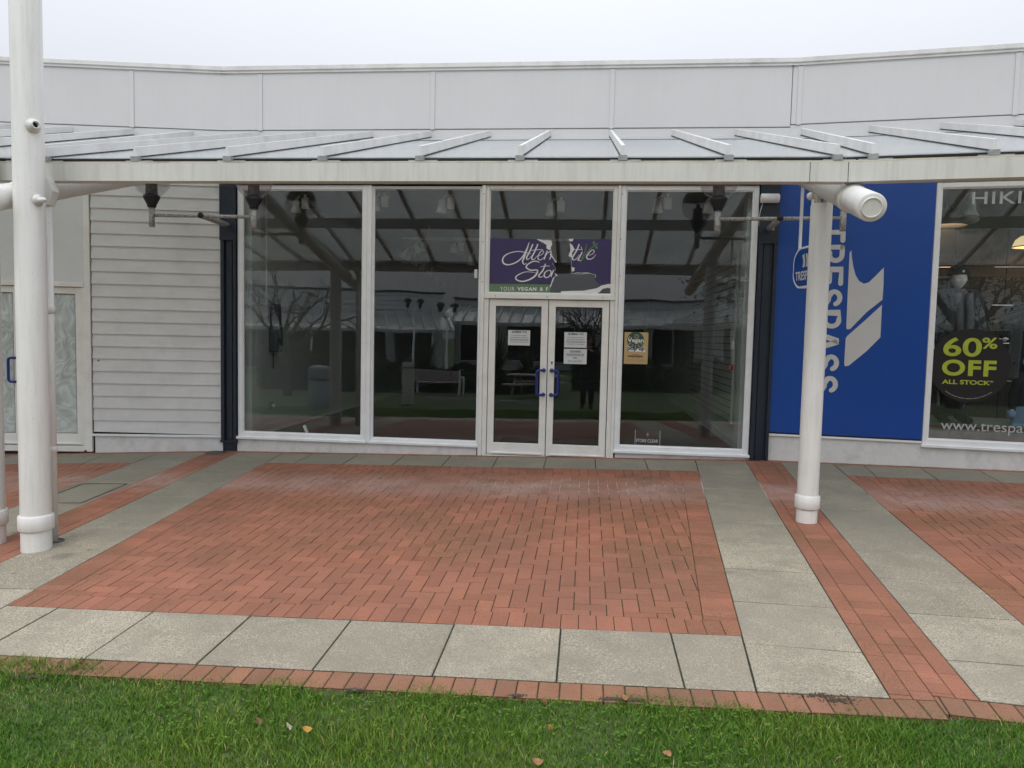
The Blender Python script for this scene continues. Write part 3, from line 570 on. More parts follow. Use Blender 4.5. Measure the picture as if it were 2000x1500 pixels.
def shell(parent,x0,x1,dep,fz,wallm=inwall_m,back=indark_m,zc=3.58,floor=infloor_m,front=.1):
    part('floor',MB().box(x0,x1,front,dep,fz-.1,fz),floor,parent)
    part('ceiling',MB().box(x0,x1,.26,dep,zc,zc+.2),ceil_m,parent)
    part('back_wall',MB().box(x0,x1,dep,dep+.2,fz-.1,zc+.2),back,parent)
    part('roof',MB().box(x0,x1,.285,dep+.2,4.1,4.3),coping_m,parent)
# ---- middle unit
mu=thing('shop_unit','empty white shop unit with double doors and full height dark windows','shop',M.W(0,0,0),M.ang)
parapet(mu,0,7.12,[.51,2.76,4.99])
part('header_beam',MB().box(.18,6.81,-.06,.10,ZW+.005,ZW+.14),navy_m,mu)
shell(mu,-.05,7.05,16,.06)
for a,b,nme in ((-.05,.165,'interior_wall'),(6.83,7.05,'interior_wall')):
    part(nme,MB().box(a,b,.12,16,-.3,3.58),inwall_m,mu)
def plinth(parent,x0,x1,z1,y=0.0,z0=-.45):
    part('plinth',MB().box(x0,x1,y,y+.2,z0,z1),plinth_m,parent)
plinth(mu,.17,3.39,.085,-.012); plinth(mu,5.16,6.82,.085,-.012)
W1=window(mu,.185,1.925,.105,ZW,fr=.062,fb=.07,ft=.06)
W2=window(mu,1.985,3.405,.105,ZW-.01,fr=.018,fb=.05,ft=.022,y=-.02)
part('mullion',MB().box(1.926,1.984,-.035,.05,.085,ZW,bev=.005),frame_m,mu)
W4=window(mu,5.141,6.80,.105,ZW,fr=.062,fb=.07,ft=.06)
# door set
ds=part('door_frame',MB().box(3.407,3.455,-.045,.06,-.02,ZW,bev=.005).box(3.456,3.515,-.03,.05,-.02,1.995,bev=.004).box(5.045,5.10,-.03,.05,-.03,1.995,bev=.004).box(5.101,5.139,-.045,.06,-.03,ZW,bev=.005).box(3.456,5.10,-.05,.05,1.995,2.055,bev=.005).box(3.515,5.045,-.03,.05,-.035,-.002),door_m,mu)
part('gap_seal',MB().box(3.4,5.2,.02,.04,-.03,.02),dark_rubber,ds)
D1=door_leaf(mu,3.522,4.272,.004,1.988,4.235,-1); D2=door_leaf(mu,4.282,5.036,.004,1.988,4.335,1,key=True)
FL=window(mu,3.456,5.10,2.056,ZW,fr=.045,fb=.012,ft=.05,name='fanlight',y=-.028,mt=door_m,sill=False)
# dark steel columns at the two corners
for k,(x0,x1,ph) in enumerate(((-.035,.172,2.86),(6.812,7.03,2.88))):
    c=MB().box(x0,x1,-.01,.14,-.4,3.56).box(x0,x0+.045,-.06,-.011,.04,3.56).box(x0+.065,x1-.065,-.025,-.011,.04,3.56).box(x1-.035,x1,-.06,-.011,.04,3.56).box(x0-.004,x1+.004,-.075,-.061,ph-.17,ph+.75).box(x0-.01,x1+.01,-.066,-.01,.03,.055)
    part('steel_column',c,navy_m,mu)
# vents, screws
for x,z in ((3.43,3.3),(3.43,2.7),(3.43,2.2),(5.15,3.3),(5.15,2.75),(5.15,2.3),(3.6,2.025),(4.26,2.025),(4.95,2.025),(3.8,3.39)): part('screw',MB().lathe([(.006,0),(0,.003)],(x,-.0505,z),8,axis=(0,-1,0)),dark_rubber,mu)
# interior wall battens / slatwall on the right wall
sl=MB().box(6.80,6.829,1.2,5.2,.35,2.75); part('slatwall',sl,slat_m,mu)
gr=MB()
for k in range(24): gr.box(6.795,6.7995,1.2,5.2,.38+k*.1,.388+k*.1)
part('slatwall_groove',gr,dark_rubber,mu)
part('skirting',MB().box(.166,.19,.15,9,.06,.16).box(.19,.26,.15,9,.06,.075),inwall_m,mu); part('skirting',MB().box(6.80,6.829,.15,9,.06,.17),inwall_m,mu)
part('conduit',MB().box(.166,.185,.52,.56,.1,3.5).box(.166,.182,.86,.88,1.9,3.5),frame_m,mu)
part('interior_pier',MB().box(.166,.30,.14,.42,.06,3.58),inwall_m,mu); part('interior_pier',MB().box(6.70,6.829,.14,.38,.06,3.58),inwall_m,mu)
# ---- left unit
lu=thing('shop_unit','white clad shop unit with whitewashed glass doors left of the tall mast','shop',LF.W(0,0,0),LF.ang)
parapet(lu,-1.5,LL+.03,[-.9,1.35,3.602])
zl=.10
sd_=MB(); z=zl+.035; k=0
while z<ZW+.05:
    z1=min(z+.1625,ZW+.08); ob=-.030; ot=-.012; j=random.uniform(-.002,.002)
    x0,x1=3.055,4.69
    if k==0: 
        v=[(x0+.01,ob-.008,z+.012),(x1,ob,z-.012),(x1,ot,z1+.01),(x0,ot,z1+.01)]
    else: v=[(x0,ob,z+j),(x1,ob,z+j*.3),(x1,ot,z1+.01),(x0,ot,z1+.01)]
    vv=v+[(a,.0,c) for a,b_,c in v]
    sd_.add(vv,[(0,1,2,3),(7,6,5,4),(0,4,5,1),(1,5,6,2),(2,6,7,3),(3,7,4,0)]); z+=.1625; k+=1
part('siding',sd_,siding_m,lu)
part('wall',MB().box(3.02,4.745,0.002,.25,-.35,ZW+.14),dark_rubber,lu)
part('fixing_hole',MB().lathe([(.011,0),(0,.001)],(3.13,-.031,1.085),12,axis=(0,-1,0)),dark_rubber,lu)
part('ledge',MB().box(3.03,4.715,-.05,0.0,zl-.012,zl+.018,bev=.004),frame_m,lu)
part('plinth',MB().box(3.07,4.715,-.02,.2,-.45,zl-.013),plinth_m,lu); part('trim',MB().box(4.69,4.712,-.034,.0,zl+.02,ZW+.1),panel_m,lu)
part('upper_panel',MB().box(-1.4,2.965,-.022,.2,2.10,ZW+.139),panel_m,lu)
lf_=part('door_frame',MB().box(2.966,3.04,-.04,.06,-.12,ZW+.13,bev=.004).box(-1.4,2.965,-.045,.05,2.035,2.098,bev=.004).box(1.30,1.38,-.03,.05,-.1,2.034).box(2.93,2.965,-.03,.05,-.1,2.034).box(1.38,2.93,-.03,.05,-.12,-.045),door_m,lu)
door_leaf(lu,1.385,2.145,-.04,2.03,2.108,-1,glass=GLW); door_leaf(lu,2.155,2.925,-.04,2.03,2.2,1,glass=GLW)
window(lu,-1.4,1.30,.10,2.034,glass=GLW); plinth(lu,-1.4,1.3,.085)
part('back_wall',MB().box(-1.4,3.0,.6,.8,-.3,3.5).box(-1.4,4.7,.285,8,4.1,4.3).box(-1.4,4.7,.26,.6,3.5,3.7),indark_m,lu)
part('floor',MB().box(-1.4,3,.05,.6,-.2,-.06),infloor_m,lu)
# ---- right unit
ru=thing('shop_unit','white shop unit with a lit outdoor clothing window display at the right edge','shop',RR.W(0,0,0),RR.ang)
parapet(ru,-.04,5.4,[.05,2.33,4.6],zp=4.13)
part('plinth',MB().box(-.13,5.4,-.012,.2,-.4,.365),plinth_m,ru)
part('ledge',MB().box(-.13,1.585,-.04,.0,.366,.392,bev=.004),frame_m,ru)
part('ledge_gap',MB().box(-.13,1.585,-.03,.0,.392,.41),mat('brown_gap',(.05,.025,.025),.8),ru)
part('wall',MB().box(-.13,1.60,.0,.25,.36,ZW+.14),dark_rubber,ru)
RW=window(ru,1.592,5.2,.345,3.40,fr=.06,fb=.075,ft=.06)
part('header_beam',MB().box(-.13,5.3,-.04,.10,ZW+.005,ZW+.14),panel_m,ru)
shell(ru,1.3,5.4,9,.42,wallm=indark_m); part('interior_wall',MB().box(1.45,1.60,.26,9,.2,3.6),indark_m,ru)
part('display_plinth',MB().box(1.6,5.3,.14,1.5,.30,.42),mat('display_floor',(.16,.165,.17),.9,noise=.4,nscale=60,bump=.3),ru)
part('stone_panel',MB().box(1.62,5.2,.055,.075,.42,.545).box(1.62,5.2,.06,.5,.545,.552),stone_m,ru)
part('display_edge',MB().box(1.62,5.2,.05,.08,.553,.585),maroon_m,ru)
part('display_floor',MB().box(1.62,5.2,.082,1.5,.553,.575),mat('speckled_carpet',(.22,.24,.25),.95,noise=.5,nscale=90),ru)
bk=MB()
for i in range(8):
    for j in range(5):
        if j<5: bk.box(1.65+i*.62,1.65+i*.62+.61,1.42+.004*((i*3+j)%4),1.47,.58+j*.5,.58+j*.5+.49,mi=0)
part('osb_partition',bk,osb_m,ru)
# ------------------------------------------------------------------ canopy
OUT=3.85
zf0,zf1=2.655,2.79
c1=M.W(.02,-OUT); c1=Vector((-3.88,5.82,0)); c2=M.W(6.545,-OUT)   # kinks of the fascia
def offpt(F,x,o): return F.W(x,-o)
# solve left and right end points on their own offset lines through the kinks
fl_dir=LF.ux; fr_dir=RR.ux
c0=c1-fl_dir*6.0; c3=c2+fr_dir*5.0
b1=Vector((-3.813,9.686,0)); b2=M.W(6.95,0); b0=LF.W(-1.5,0); b3=RR.W(5.2,0)
cp=thing('canopy','long glazed white walkway canopy running along the three shop fronts','canopy',(0,0,0))
def beam(mb,a,b,z0,z1,t,za=0):
    d=(b-a).normalized(); nrm=Vector((-d.y,d.x,0)); v=[]
    for p in (a,b):
        for q,zz in ((0,z0),(t,z0),(t,z1),(0,z1)): v.append((p.x+nrm.x*q,p.y+nrm.y*q,zz))
    mb.add(v,[(0,1,2,3),(7,6,5,4),(0,4,5,1),(1,5,6,2),(2,6,7,3),(3,7,4,0)])
j1=c2-M.ux*.25; j2=c2+RR.ux*.006
for a,b in ((c0,c1-LF.ux*.002),(c1,j1-M.ux*.004),(j2+RR.ux*.004,c3)):
    mb=MB(); beam(mb,a,b,zf0,zf1,.10); part('fascia_beam',mb,fascia_m,cp)
mb=MB(); beam(mb,j1+M.ux*.001,c2,zf0,zf1,.10); beam(mb,c2,j2-RR.ux*.001,zf0,zf1,.10)
part('fascia_joint_cover',mb,fascia_m,cp)
mb=MB(); beam(mb,j1-M.ux*.03+M.uy*.01,c2+M.uy*.01,zf0+.004,zf1-.004,.08); beam(mb,c2+RR.uy*.01,j2+RR.ux*.03+RR.uy*.01,zf0+.004,zf1-.004,.08); part('joint_gap',mb,dark_rubber,cp)
mb=MB()
for a,b in ((c0,c1),(c1,c2),(c2,c3)): beam(mb,a,b,zf1+.001,zf1+.012,.16)
part('gutter_lip',mb,mat('lip_paint',(.62,.58,.48),.6,dirt=(.2,.15,.09),dirtamt=.8),cp)
mb=MB()
for a,b in ((c0,c1),(c1,c2),(c2,c3)):
    d=(b-a).normalized(); nrm=Vector((-d.y,d.x,0)); beam(mb,a+nrm*.045,b+nrm*.045,zf1+.030,zf1+.044,.05)
part('glazing_bar',mb,dark_rubber,cp)
zfr,zbk=2.838,4.00
slope=(zbk-zfr)/(OUT-.09)
def lerp(a,b,t): return a+(b-a)*t
# glass panes between rafters, each its own part
def pt(F,x,o): p=F.W(x,-o); return Vector((p.x,p.y,zfr+(OUT-.04-o)*slope))
secR=[]
def clampo(F,x,o): return o
rafM=[1.25+.747*k for k in range(-1,8)]; rafM=[x for x in rafM if x>.4]
xfL=(c1-M.o).dot(M.ux); xfR=(c2-M.o).dot(M.ux); xbL=(b1-M.o).dot(M.ux); xbR=(b2-M.o).dot(M.ux)
def section(F,cA,cB,bA,bB,rafs):
    xa0=(cA-F.o).dot(F.ux); xa1=(cB-F.o).dot(F.ux); xb0=(bA-F.o).dot(F.ux); xb1=(bB-F.o).dot(F.ux)
    oF=-(cA-F.o).dot(F.uy)-.03; oB=.04
    def edge(xf,xb,o): t=(oF-o)/(oF-oB); return xf+(xb-xf)*t
    lines=[(xa0+.001,xb0+.001)]+[(x,x) for x in rafs]+[(xa1-.001,xb1-.001)]
    def P(l,o,dz=0): x=edge(l[0],l[1],o); p=F.W(x,-o); return (p.x,p.y,zfr+(oF-o)*(zbk-zfr)/(oF-oB)+dz)
    om=1.0
    for a,b in zip(lines,lines[1:]):
        if b[0]-a[0]<.03 and b[1]-a[1]<.03: continue
        for o0,o1 in ((oF,om+.0),(om-.012,oB)):
            q=[P(a,o0),P(b,o0),P(b,o1),P(a,o1)]; mb=MB(); mb.add(q,[(0,1,2,3)],0); mb.add(q+[(x,y,z_-.008) for x,y,z_ in q],[(7,6,5,4),(0,4,5,1),(1,5,6,2),(2,6,7,3),(3,7,4,0)],1); part('roof_pane',mb,[GLR,GLU],cp)
    jb=MB()
    a,b=lines[0],lines[-1]; q=[P(a,om,.004),P(b,om,.004),P(b,om-.014,.004),P(a,om-.014,.004)]; jb.add(q+[(x,y,z_-.02) for x,y,z_ in q],[(0,1,2,3),(7,6,5,4),(0,4,5,1),(1,5,6,2),(2,6,7,3),(3,7,4,0)]); part('glazing_joint',jb,dark_rubber,cp)
    # mid purlin below the glass
    q=[P(lines[0],2.05,-.10),P(lines[-1],2.05,-.10)]; mb=MB(); A=Vector(q[0]); B=Vector(q[1]); beam(mb,Vector((A.x,A.y,0)),Vector((B.x,B.y,0)),A.z-.12,A.z+.03,.08); part('purlin',mb,fascia_m,cp)
    q=[P(lines[0],.03,-.02),P(lines[-1],.03,-.02)]; mb=MB(); A=Vector(q[0]); B=Vector(q[1]); beam(mb,Vector((A.x,A.y,0)),Vector((B.x,B.y,0)),A.z-.13,A.z+.0,.05); part('wall_plate',mb,fascia_m,cp)
    # top sealing strip
    for x in rafs:
        xf=max(min(x,xa1),xa0); 
        if x>xa1+.01 or x<xa0-.01:
            # starts on the mitre line
            xm=xa1 if x>xa1 else xa0; xn=xb1 if x>xa1 else xb0; t=(x-xm)/(xn-xm); os_=oF-(oF-oB)*t
        else: os_=oF+.02
        if os_<.4: continue
        r=MB(); w2=.014; hh=.072
        def bar(z0,z1,w_,m0=0):
            v=[]
            for o in (os_,oB+.05):
                p=F.W(x,-o); zz=zfr+(oF-o)*(zbk-zfr)/(oF-oB)
                for sx_,dz in ((-w_,z0),(w_,z0),(w_,z1),(-w_,z1)): q_=F.W(x+sx_,-o); v.append((q_.x,q_.y,zz+dz))
            return v,[(0,3,2,1),(4,5,6,7),(0,1,5,4),(1,2,6,5),(2,3,7,6),(3,0,4,7)]
        v,f=bar(.010,.010+hh,w2); r.add(v,f); ra=part('rafter',r,alu_m,cp)
        v,f=bar(-.05,-.009,.03); part('rafter_underside',MB().add(v,f),alu_m,ra)
        v,f=bar(.002,.0095,.018); part('rafter_seal',MB().add(v,f),dark_rubber,ra)
        if os_>oF:
            e=MB(); p=F.W(x,-os_); z_=zfr-.0
            def lb(x0,x1,o0,o1,z0,z1):
                v=[]
                for zz in (z0,z1):
                    for xx,oo in ((x0,o0),(x1,o0),(x1,o1),(x0,o1)): q_=F.W(xx,-oo); v.append((q_.x,q_.y,zz))
                e.add(v,[(0,3,2,1),(4,5,6,7),(0,1,5,4),(1,2,6,5),(2,3,7,6),(3,0,4,7)])
            lb(x-.032,x+.032,os_+.012,os_-.06,zf1+.014,zfr+.004); lb(x-.09,x+.13,os_-.02,os_-.08,zf1+.013,zf1+.026)
            part('rafter_foot',e,ends_m,ra)
section(M,c1,c2,b1,b2,[x for x in rafM if x<6.7])
section(RR,c2,c3,b2,b3,[.09+.747*k for k in range(0,7)])
section(LF,c0,c1,b0,b1,[4.375-.747*k for k in range(0,8)])
# ------------------------------------------------------------------ poles, masts and tubes
def pole(name,label,x,y,r,top,ztop_col,collar_h,cr,cat='pole'):
    g=gz(x,y); t=thing(name,label,cat,(x,y,g)); h_=top-g
    part('shaft',MB().lathe([(r,-.1),(r,h_-.015),(r-.006,h_-.003),(r-.02,h_),(0,h_)],n=40),pole_m,t)
    part('collar',MB().lathe([(r,collar_h+.022),(cr-.012,collar_h+.022),(cr,collar_h+.012),(cr,collar_h-.09),(cr-.006,collar_h-.098),(r,collar_h-.098)],n=40),pole_m,t)
    return t
px_,py_=2.594,6.28
rp=pole('canopy_pole','white round steel pole in front of the blue sign panel',px_,py_,.088,2.70,0,.215,.104)
g=gz(px_,py_)
fk=MB(); u=Vector((RS.w.x,RS.w.y,0)); 
for s_ in (-1,1):
    c=u*(.035*s_); fk.tube(c+Vector((0,0,2.68-g)),c+Vector((0,0,2.86-g)),.032,.022,n=4)
part('fork_bracket',fk,pole_m,rp)
part('bracket_bolt',MB().tube(-u*.10+Vector((0,0,2.765-g)),u*.10+Vector((0,0,2.765-g)),.024,n=14).lathe([(0,0),(.03,.005),(.034,.03),(.02,.05),(0,.056)],(-u*.10+Vector((0,0,2.765-g)))-(-u)*.03,n=14,axis=-u).lathe([(0,0),(.03,.005),(.034,.03),(.02,.05),(0,.056)],(u*.10+Vector((0,0,2.765-g)))-u*.03,n=14,axis=u),pole_m,rp)
# inclined tubes
def tube(label,axp,zp,v,front,back,r,group):
    "axp: plan point where z=zp; v = direction away; front/back = distances along v"
    sl=.3; A=Vector((axp[0]-v[0]*front,axp[1]-v[1]*front,zp-sl*front)); B=Vector((axp[0]+v[0]*back,axp[1]+v[1]*back,zp+sl*back))
    t=thing('canopy_tube',label,'tube',A,0,group); d=(B-A); L_=d.length; d.normalize()
    part('tube_body',MB().lathe([(0,.0),(r*.88,.0),(r*.985,.006),(r,.02),(r,L_),(0,L_)],n=44,axis=d),pole_m,t)
    part('end_cap',MB().lathe([(r*.70,.001),(r*.70,-.012),(r*.68,-.015),(r*.62,-.015),(r*.61,-.009),(0,-.009)],n=48,axis=d,smooth=False),pole_m,t)
    part('sleeve',MB().lathe([(r,.50),(r+.008,.502),(r+.008,.62),(r,.622)],n=40,axis=d),pole_m,t)
    return t
tb1=tube('white inclined steel tube with round end cap over the pole by the blue panel',(px_,py_),2.86,(RS.v.x,RS.v.y),1.52,2.72,.094,'inclined canopy tubes')
tb2=tube('white inclined steel tube clamped between the two masts at the left edge',(-3.87,5.63),2.50,(.0155,1),.36,4.0,.094,'inclined canopy tubes')
# masts
m1=pole('mast','tall white round steel mast rising out of the top left of the picture',-3.652,5.55,.105,6.2,0,.253,.122,cat='mast')
m2=pole('mast','second white mast cut off by the left picture edge',-4.115,5.70,.105,6.2,0,.25,.122,cat='mast')
m1['group']=m2['group']='tall canopy masts'
g=gz(-3.646,5.55)
def boss(parent,base,d,rs):
    part('bolt_boss',MB().lathe(rs,base,n=24,axis=d),pole_m,parent)
zb=2.452-g
bb=MB().lathe([(.042,0),(.042,.010),(.032,.014),(.032,.022),(0,.022)],(.092,-.048,zb),n=24,axis=(.93,-.36,0)); bb.lathe([(.019,0),(.019,.05),(.016,.062),(0,.068)],(.106,-.055,zb),n=18,axis=(.93,-.36,0)); part('bolt',bb,pole_m,m1)
zb=2.99-g
bb=MB().lathe([(.052,0),(.052,.010),(.036,.022),(.030,.042),(.030,.058),(.021,.059),(.020,.02),(0,.02)],(.080,-.064,zb),n=28,axis=(.78,-.62,0)); bs=part('pipe_boss',bb,pole_m,m1)
part('boss_hole',MB().lathe([(.020,.03),(0,.03)],(.080,-.064,zb),n=20,axis=(.78,-.62,0)),dark_rubber,bs)
# downpipe beside the mast
dx_,dy_=-3.652,5.76; gd=gz(dx_,dy_)
dp_=thing('downpipe','thin white rainwater downpipe behind the tall left mast','downpipe',(dx_,dy_,gd))
zt=2.455-gd
part('pipe',MB().tube((0,0,-.02),(0,0,zt),.034,n=20),pole_m,dp_)
part('pipe_joint',MB().lathe([(.036,0),(.041,.002),(.041,.055),(.036,.057)],(0,0,1.62-gd+.0),n=20),pole_m,dp_); part('pipe_joint',MB().lathe([(.036,0),(.040,.002),(.040,.045),(.036,.047)],(0,0,.52-gd),n=20),pole_m,dp_)
part('hopper',MB().add([(-.036,-.04,zt),(.036,-.04,zt),(.036,.04,zt),(-.036,.04,zt),(-.02,-.042,zt+.08),(.07,-.042,zt+.11),(.07,.042,zt+.11),(-.02,.042,zt+.08),(-.07,-.042,zf0-gd),(.035,-.042,zf0-gd),(.035,.042,zf0-gd),(-.07,.042,zf0-gd)],[(0,1,5,4),(1,2,6,5),(2,3,7,6),(3,0,4,7),(4,5,9,8),(5,6,10,9),(6,7,11,10),(7,4,8,11),(3,2,1,0),(8,9,10,11)]),pole_m,dp_)
part('drain_collar',MB().lathe([(.06,.002),(.06,.012),(.04,.012)],(.03,-.02,0),n=20),iron_m,dp_)
# ------------------------------------------------------------------ globe lamps on bracket
def globe_bracket(F,x,z,angdir,out,label,half,tilt):
    base=F.W(x,-.06,z); t=thing('globe_lamp_bracket',label,'outdoor lamp',base,0,'twin globe lamps on the corner columns')
    v=Vector((angdir[0],angdir[1],0)).normalized(); e=v*out
    part('bracket_arm',MB().tube((0,0,0),e,.034,n=18).lathe([(.06,-.004),(.06,.01),(.034,.012)],(0,0,0),n=20,axis=v),galv_m,t)
    part('arm_cap',MB().lathe([(.036,0),(.036,.006),(0,.006)],e,n=20,axis=v),black_m,t)
    cr=Vector((tilt[0],tilt[1],0)).normalized(); e2=e-v*.05
    part('cross_bar',MB().tube(e2-cr*half,e2+cr*half,.021,n=16),galv_m,t)
    for s_ in (-1,1):
        q=e2+cr*(half*s_)
        lp=part('lamp_stem',MB().lathe([(0,-.14),(.030,-.14),(.034,-.138),(.034,.10),(0,.10)],q,n=20),galv_m,t)
        part('lamp_holder',MB().lathe([(0,.095),(.05,.095),(.052,.12),(.062,.14),(.095,.205),(.098,.23),(.075,.232),(.066,.30),(.066,.385),(0,.385)],q,n=28).lathe([(.03,.385),(.03,.42),(.018,.44),(0,.44)],q,n=16),black_m,lp)
        R_=.213; cz=.43
        prof=[(R_*math.sin(math.pi*a/24),cz-R_*math.cos(math.pi*a/24)) for a in range(3,15)]
        part('globe',MB().lathe(prof,q,n=40),GLG,lp)
        prof=[(R_*1.005*math.sin(math.pi*a/24),cz-R_*1.005*math.cos(math.pi*a/24)) for a in range(14,25)]
        part('globe_hood',MB().lathe(prof,q,n=40),black_m,lp)
    return t
bl=globe_bracket(M,.07,2.885,(-.017-.02,-1),.76,'twin globe lamp bracket on the dark column by the white siding',.625,(1,-.035))
br=globe_bracket(M,6.92,2.885,(RS.v.x*-1,-RS.v.y),.82,'twin globe lamp bracket on the dark column beside the blue panel',.66,(RS.w.x,RS.w.y))
# white cylindrical wall light
q=M.W(6.80,-.12,3.24)
wl=thing('wall_siren','white cylinder fitting mounted sideways on the dark column by the blue panel','wall light',q,M.ang)
part('body',MB().lathe([(0,0),(.052,0),(.056,.006),(.056,.20),(.052,.208),(0,.208)],(-.0,0,0),n=28,axis=(1,0,0)),frame_m,wl); part('bracket',MB().box(.05,.10,0,.10,-.02,.02),frame_m,wl)
part('cable',MB().path([(.03,.03,-.05),(.0,.02,-.15),(-.01,.03,-.25),(.0,.05,-.32)],.004,6),frame_m,wl)
# ------------------------------------------------------------------ signs and writing
def single_on(F,name,mb,mats,label,cat,group=None): return single(name,mb,mats,label,cat,loc=F.W(0,0,0),rotz=F.ang,group=group)
def pp(F,pts,y): return [F.unp(a,b,y) for a,b in pts]
def ribbon(mb,F,y,pts,w,mi=0,n=14,thick=.0015):
    "flat brush stroke through pixel points (Catmull-Rom), width list in metres"
    P=[Vector(F.unp(a,b,y)) for a,b in pts]; P=[P[0]*2-P[1]]+P+[P[-1]*2-P[-2]]; W_=list(w) if isinstance(w,(list,tuple)) else [w]*(len(P)-2); C=[];Wd=[]
    for i in range(1,len(P)-2):
        for k in range(n):
            t=k/n; p0,p1,p2,p3=P[i-1:i+3]; C.append(.5*((2*p1)+(p2-p0)*t+(2*p0-5*p1+4*p2-p3)*t*t+(3*p1-p0-3*p2+p3)*t**3)); a=W_[i-1]; b=W_[min(i,len(W_)-1)]; Wd.append(a+(b-a)*t)
    C.append(P[-2]); Wd.append(W_[-1]); v=[]
    for i,c in enumerate(C):
        d=(C[min(i+1,len(C)-1)]-C[max(i-1,0)]); d=d.normalized() if d.length>1e-6 else Vector((1,0)); q=Vector((-d.y,d.x))*Wd[i]/2; v+=[(c.x+q.x,y,c.y+q.y),(c.x-q.x,y,c.y-q.y)]
    mb.add(v,[(2*i,2*i+1,2*i+3,2*i+2) for i in range(len(C)-1)],mi)
# blue wall panel
bp_=thing('wall_sign','large royal blue wall panel with white sideways lettering and slanted emblem','sign',RR.W(0,0,0),RR.ang)
part('panel',MB().box(-.128,1.583,-.045,-.001,.412,3.46,bev=.004),blue_m,bp_)
yS=-.0475
def rbox(F,a,b,y): x0,z0=F.unp(*a,y); x1,z1=F.unp(*b,y); return (x0,z1,x1,z0)
# sideways word: letter by letter strokes with rounded ends
lm=MB()
zt,zb_=RR.unp(1645,432,yS)[1],RR.unp(1620,772,yS)[1]; xr=RR.unp(1652,440,yS)[0]+.0; xl=xr-.30
def gl_strokes(ch):
    A=lambda cx,cy,rx,ry,a0,a1,n=9:[(cx+rx*math.cos(R(a0+(a1-a0)*i/n)),cy+ry*math.sin(R(a0+(a1-a0)*i/n))) for i in range(n+1)]
    return {'T':[[(0,1),(1,1)],[(.5,1),(.5,0)]],
     'R':[[(.08,0),(.08,1)],[(.08,1),(.5,1)]+A(.55,.73,.33,.27,90,-90)+[(.4,.46)],[(.62,.44),(.9,0)]],
     'E':[[(.95,1),(.1,1),(.1,0),(.95,0)],[(.1,.5),(.85,.5)]],
     'S':[A(.5,.74,.38,.26,20,200)+A(.5,.26,.40,.26,100,-160)],
     'P':[[(.08,0),(.08,1),(.5,1)]+A(.55,.70,.35,.30,90,-90)+[(.3,.40)]],
     'A':[[(0,0),(.48,1),(.52,1),(1,0)]]}[ch]
def stroke(mb,pts,w,y,mi=0):
    P=[Vector(p) for p in pts]; v=[]
    for i,p in enumerate(P):
        d=(P[min(i+1,len(P)-1)]-P[max(i-1,0)]).normalized(); nrm=Vector((-d.y,d.x)); k=1
        if 0<i<len(P)-1:
            a=(P[i]-P[i-1]).normalized(); b=(P[i+1]-P[i]).normalized(); k=1/max(.6,math.cos(a.angle(b)/2) if a.length and b.length else 1)
        v+=[(p.x+nrm.x*w/2*k,y,p.y+nrm.y*w/2*k),(p.x-nrm.x*w/2*k,y,p.y-nrm.y*w/2*k)]
    mb.add(v,[(2*i,2*i+1,2*i+3,2*i+2) for i in range(len(P)-1)],mi)
    for p in (P[0],P[-1]):
        c=[(p.x+w/2*math.cos(a*math.pi/6),y-.0003,p.y+w/2*math.sin(a*math.pi/6)) for a in range(12)]; mb.add(c,[tuple(range(12))],mi)
word='TRESPASS'; nL=len(word); pitch_=(zt-zb_)/nL; lw=pitch_*.76; lh=xr-xl
for i,ch in enumerate(word):
    for st in gl_strokes(ch): stroke(lm,[(xl+.02+p[1]*(lh-.045),zt-.03-i*pitch_-p[0]*lw) for p in st],.056,yS-.0004*i)
part('lettering',lm,letter_m,bp_)
em=MB()
def smooth_poly(F,pts,y): return [(x,z) for x,z in pp(F,pts,y)]
def px7(pts): return [(1480+a/2.6308,330+b/2.6308) for a,b in pts]   # digitised from the photo
em_a=px7([(481,418),(483,450),(490,500),(502,545),(520,575),(545,590),(570,583),(600,555),(648,506),(646,590),(641,672),(560,735),(475,822),(458,824),(455,812),(462,640),(472,430)])
em_b=px7([(638,698),(630,865),(560,935),(468,1010),(448,1014),(444,1000),(452,870),(460,858),(560,770)])
for P_ in (em_a,em_b): em.prism(smooth_poly(RR,P_,-.047),-.049,-.0455)
part('emblem',em,letter_m,bp_)
# hanging blade sign
hs_=thing('hanging_sign','small blue and white hexagonal blade sign hanging by two rods behind the pole','sign',(2.83,7.08,2.25),R(-90)+R(4))
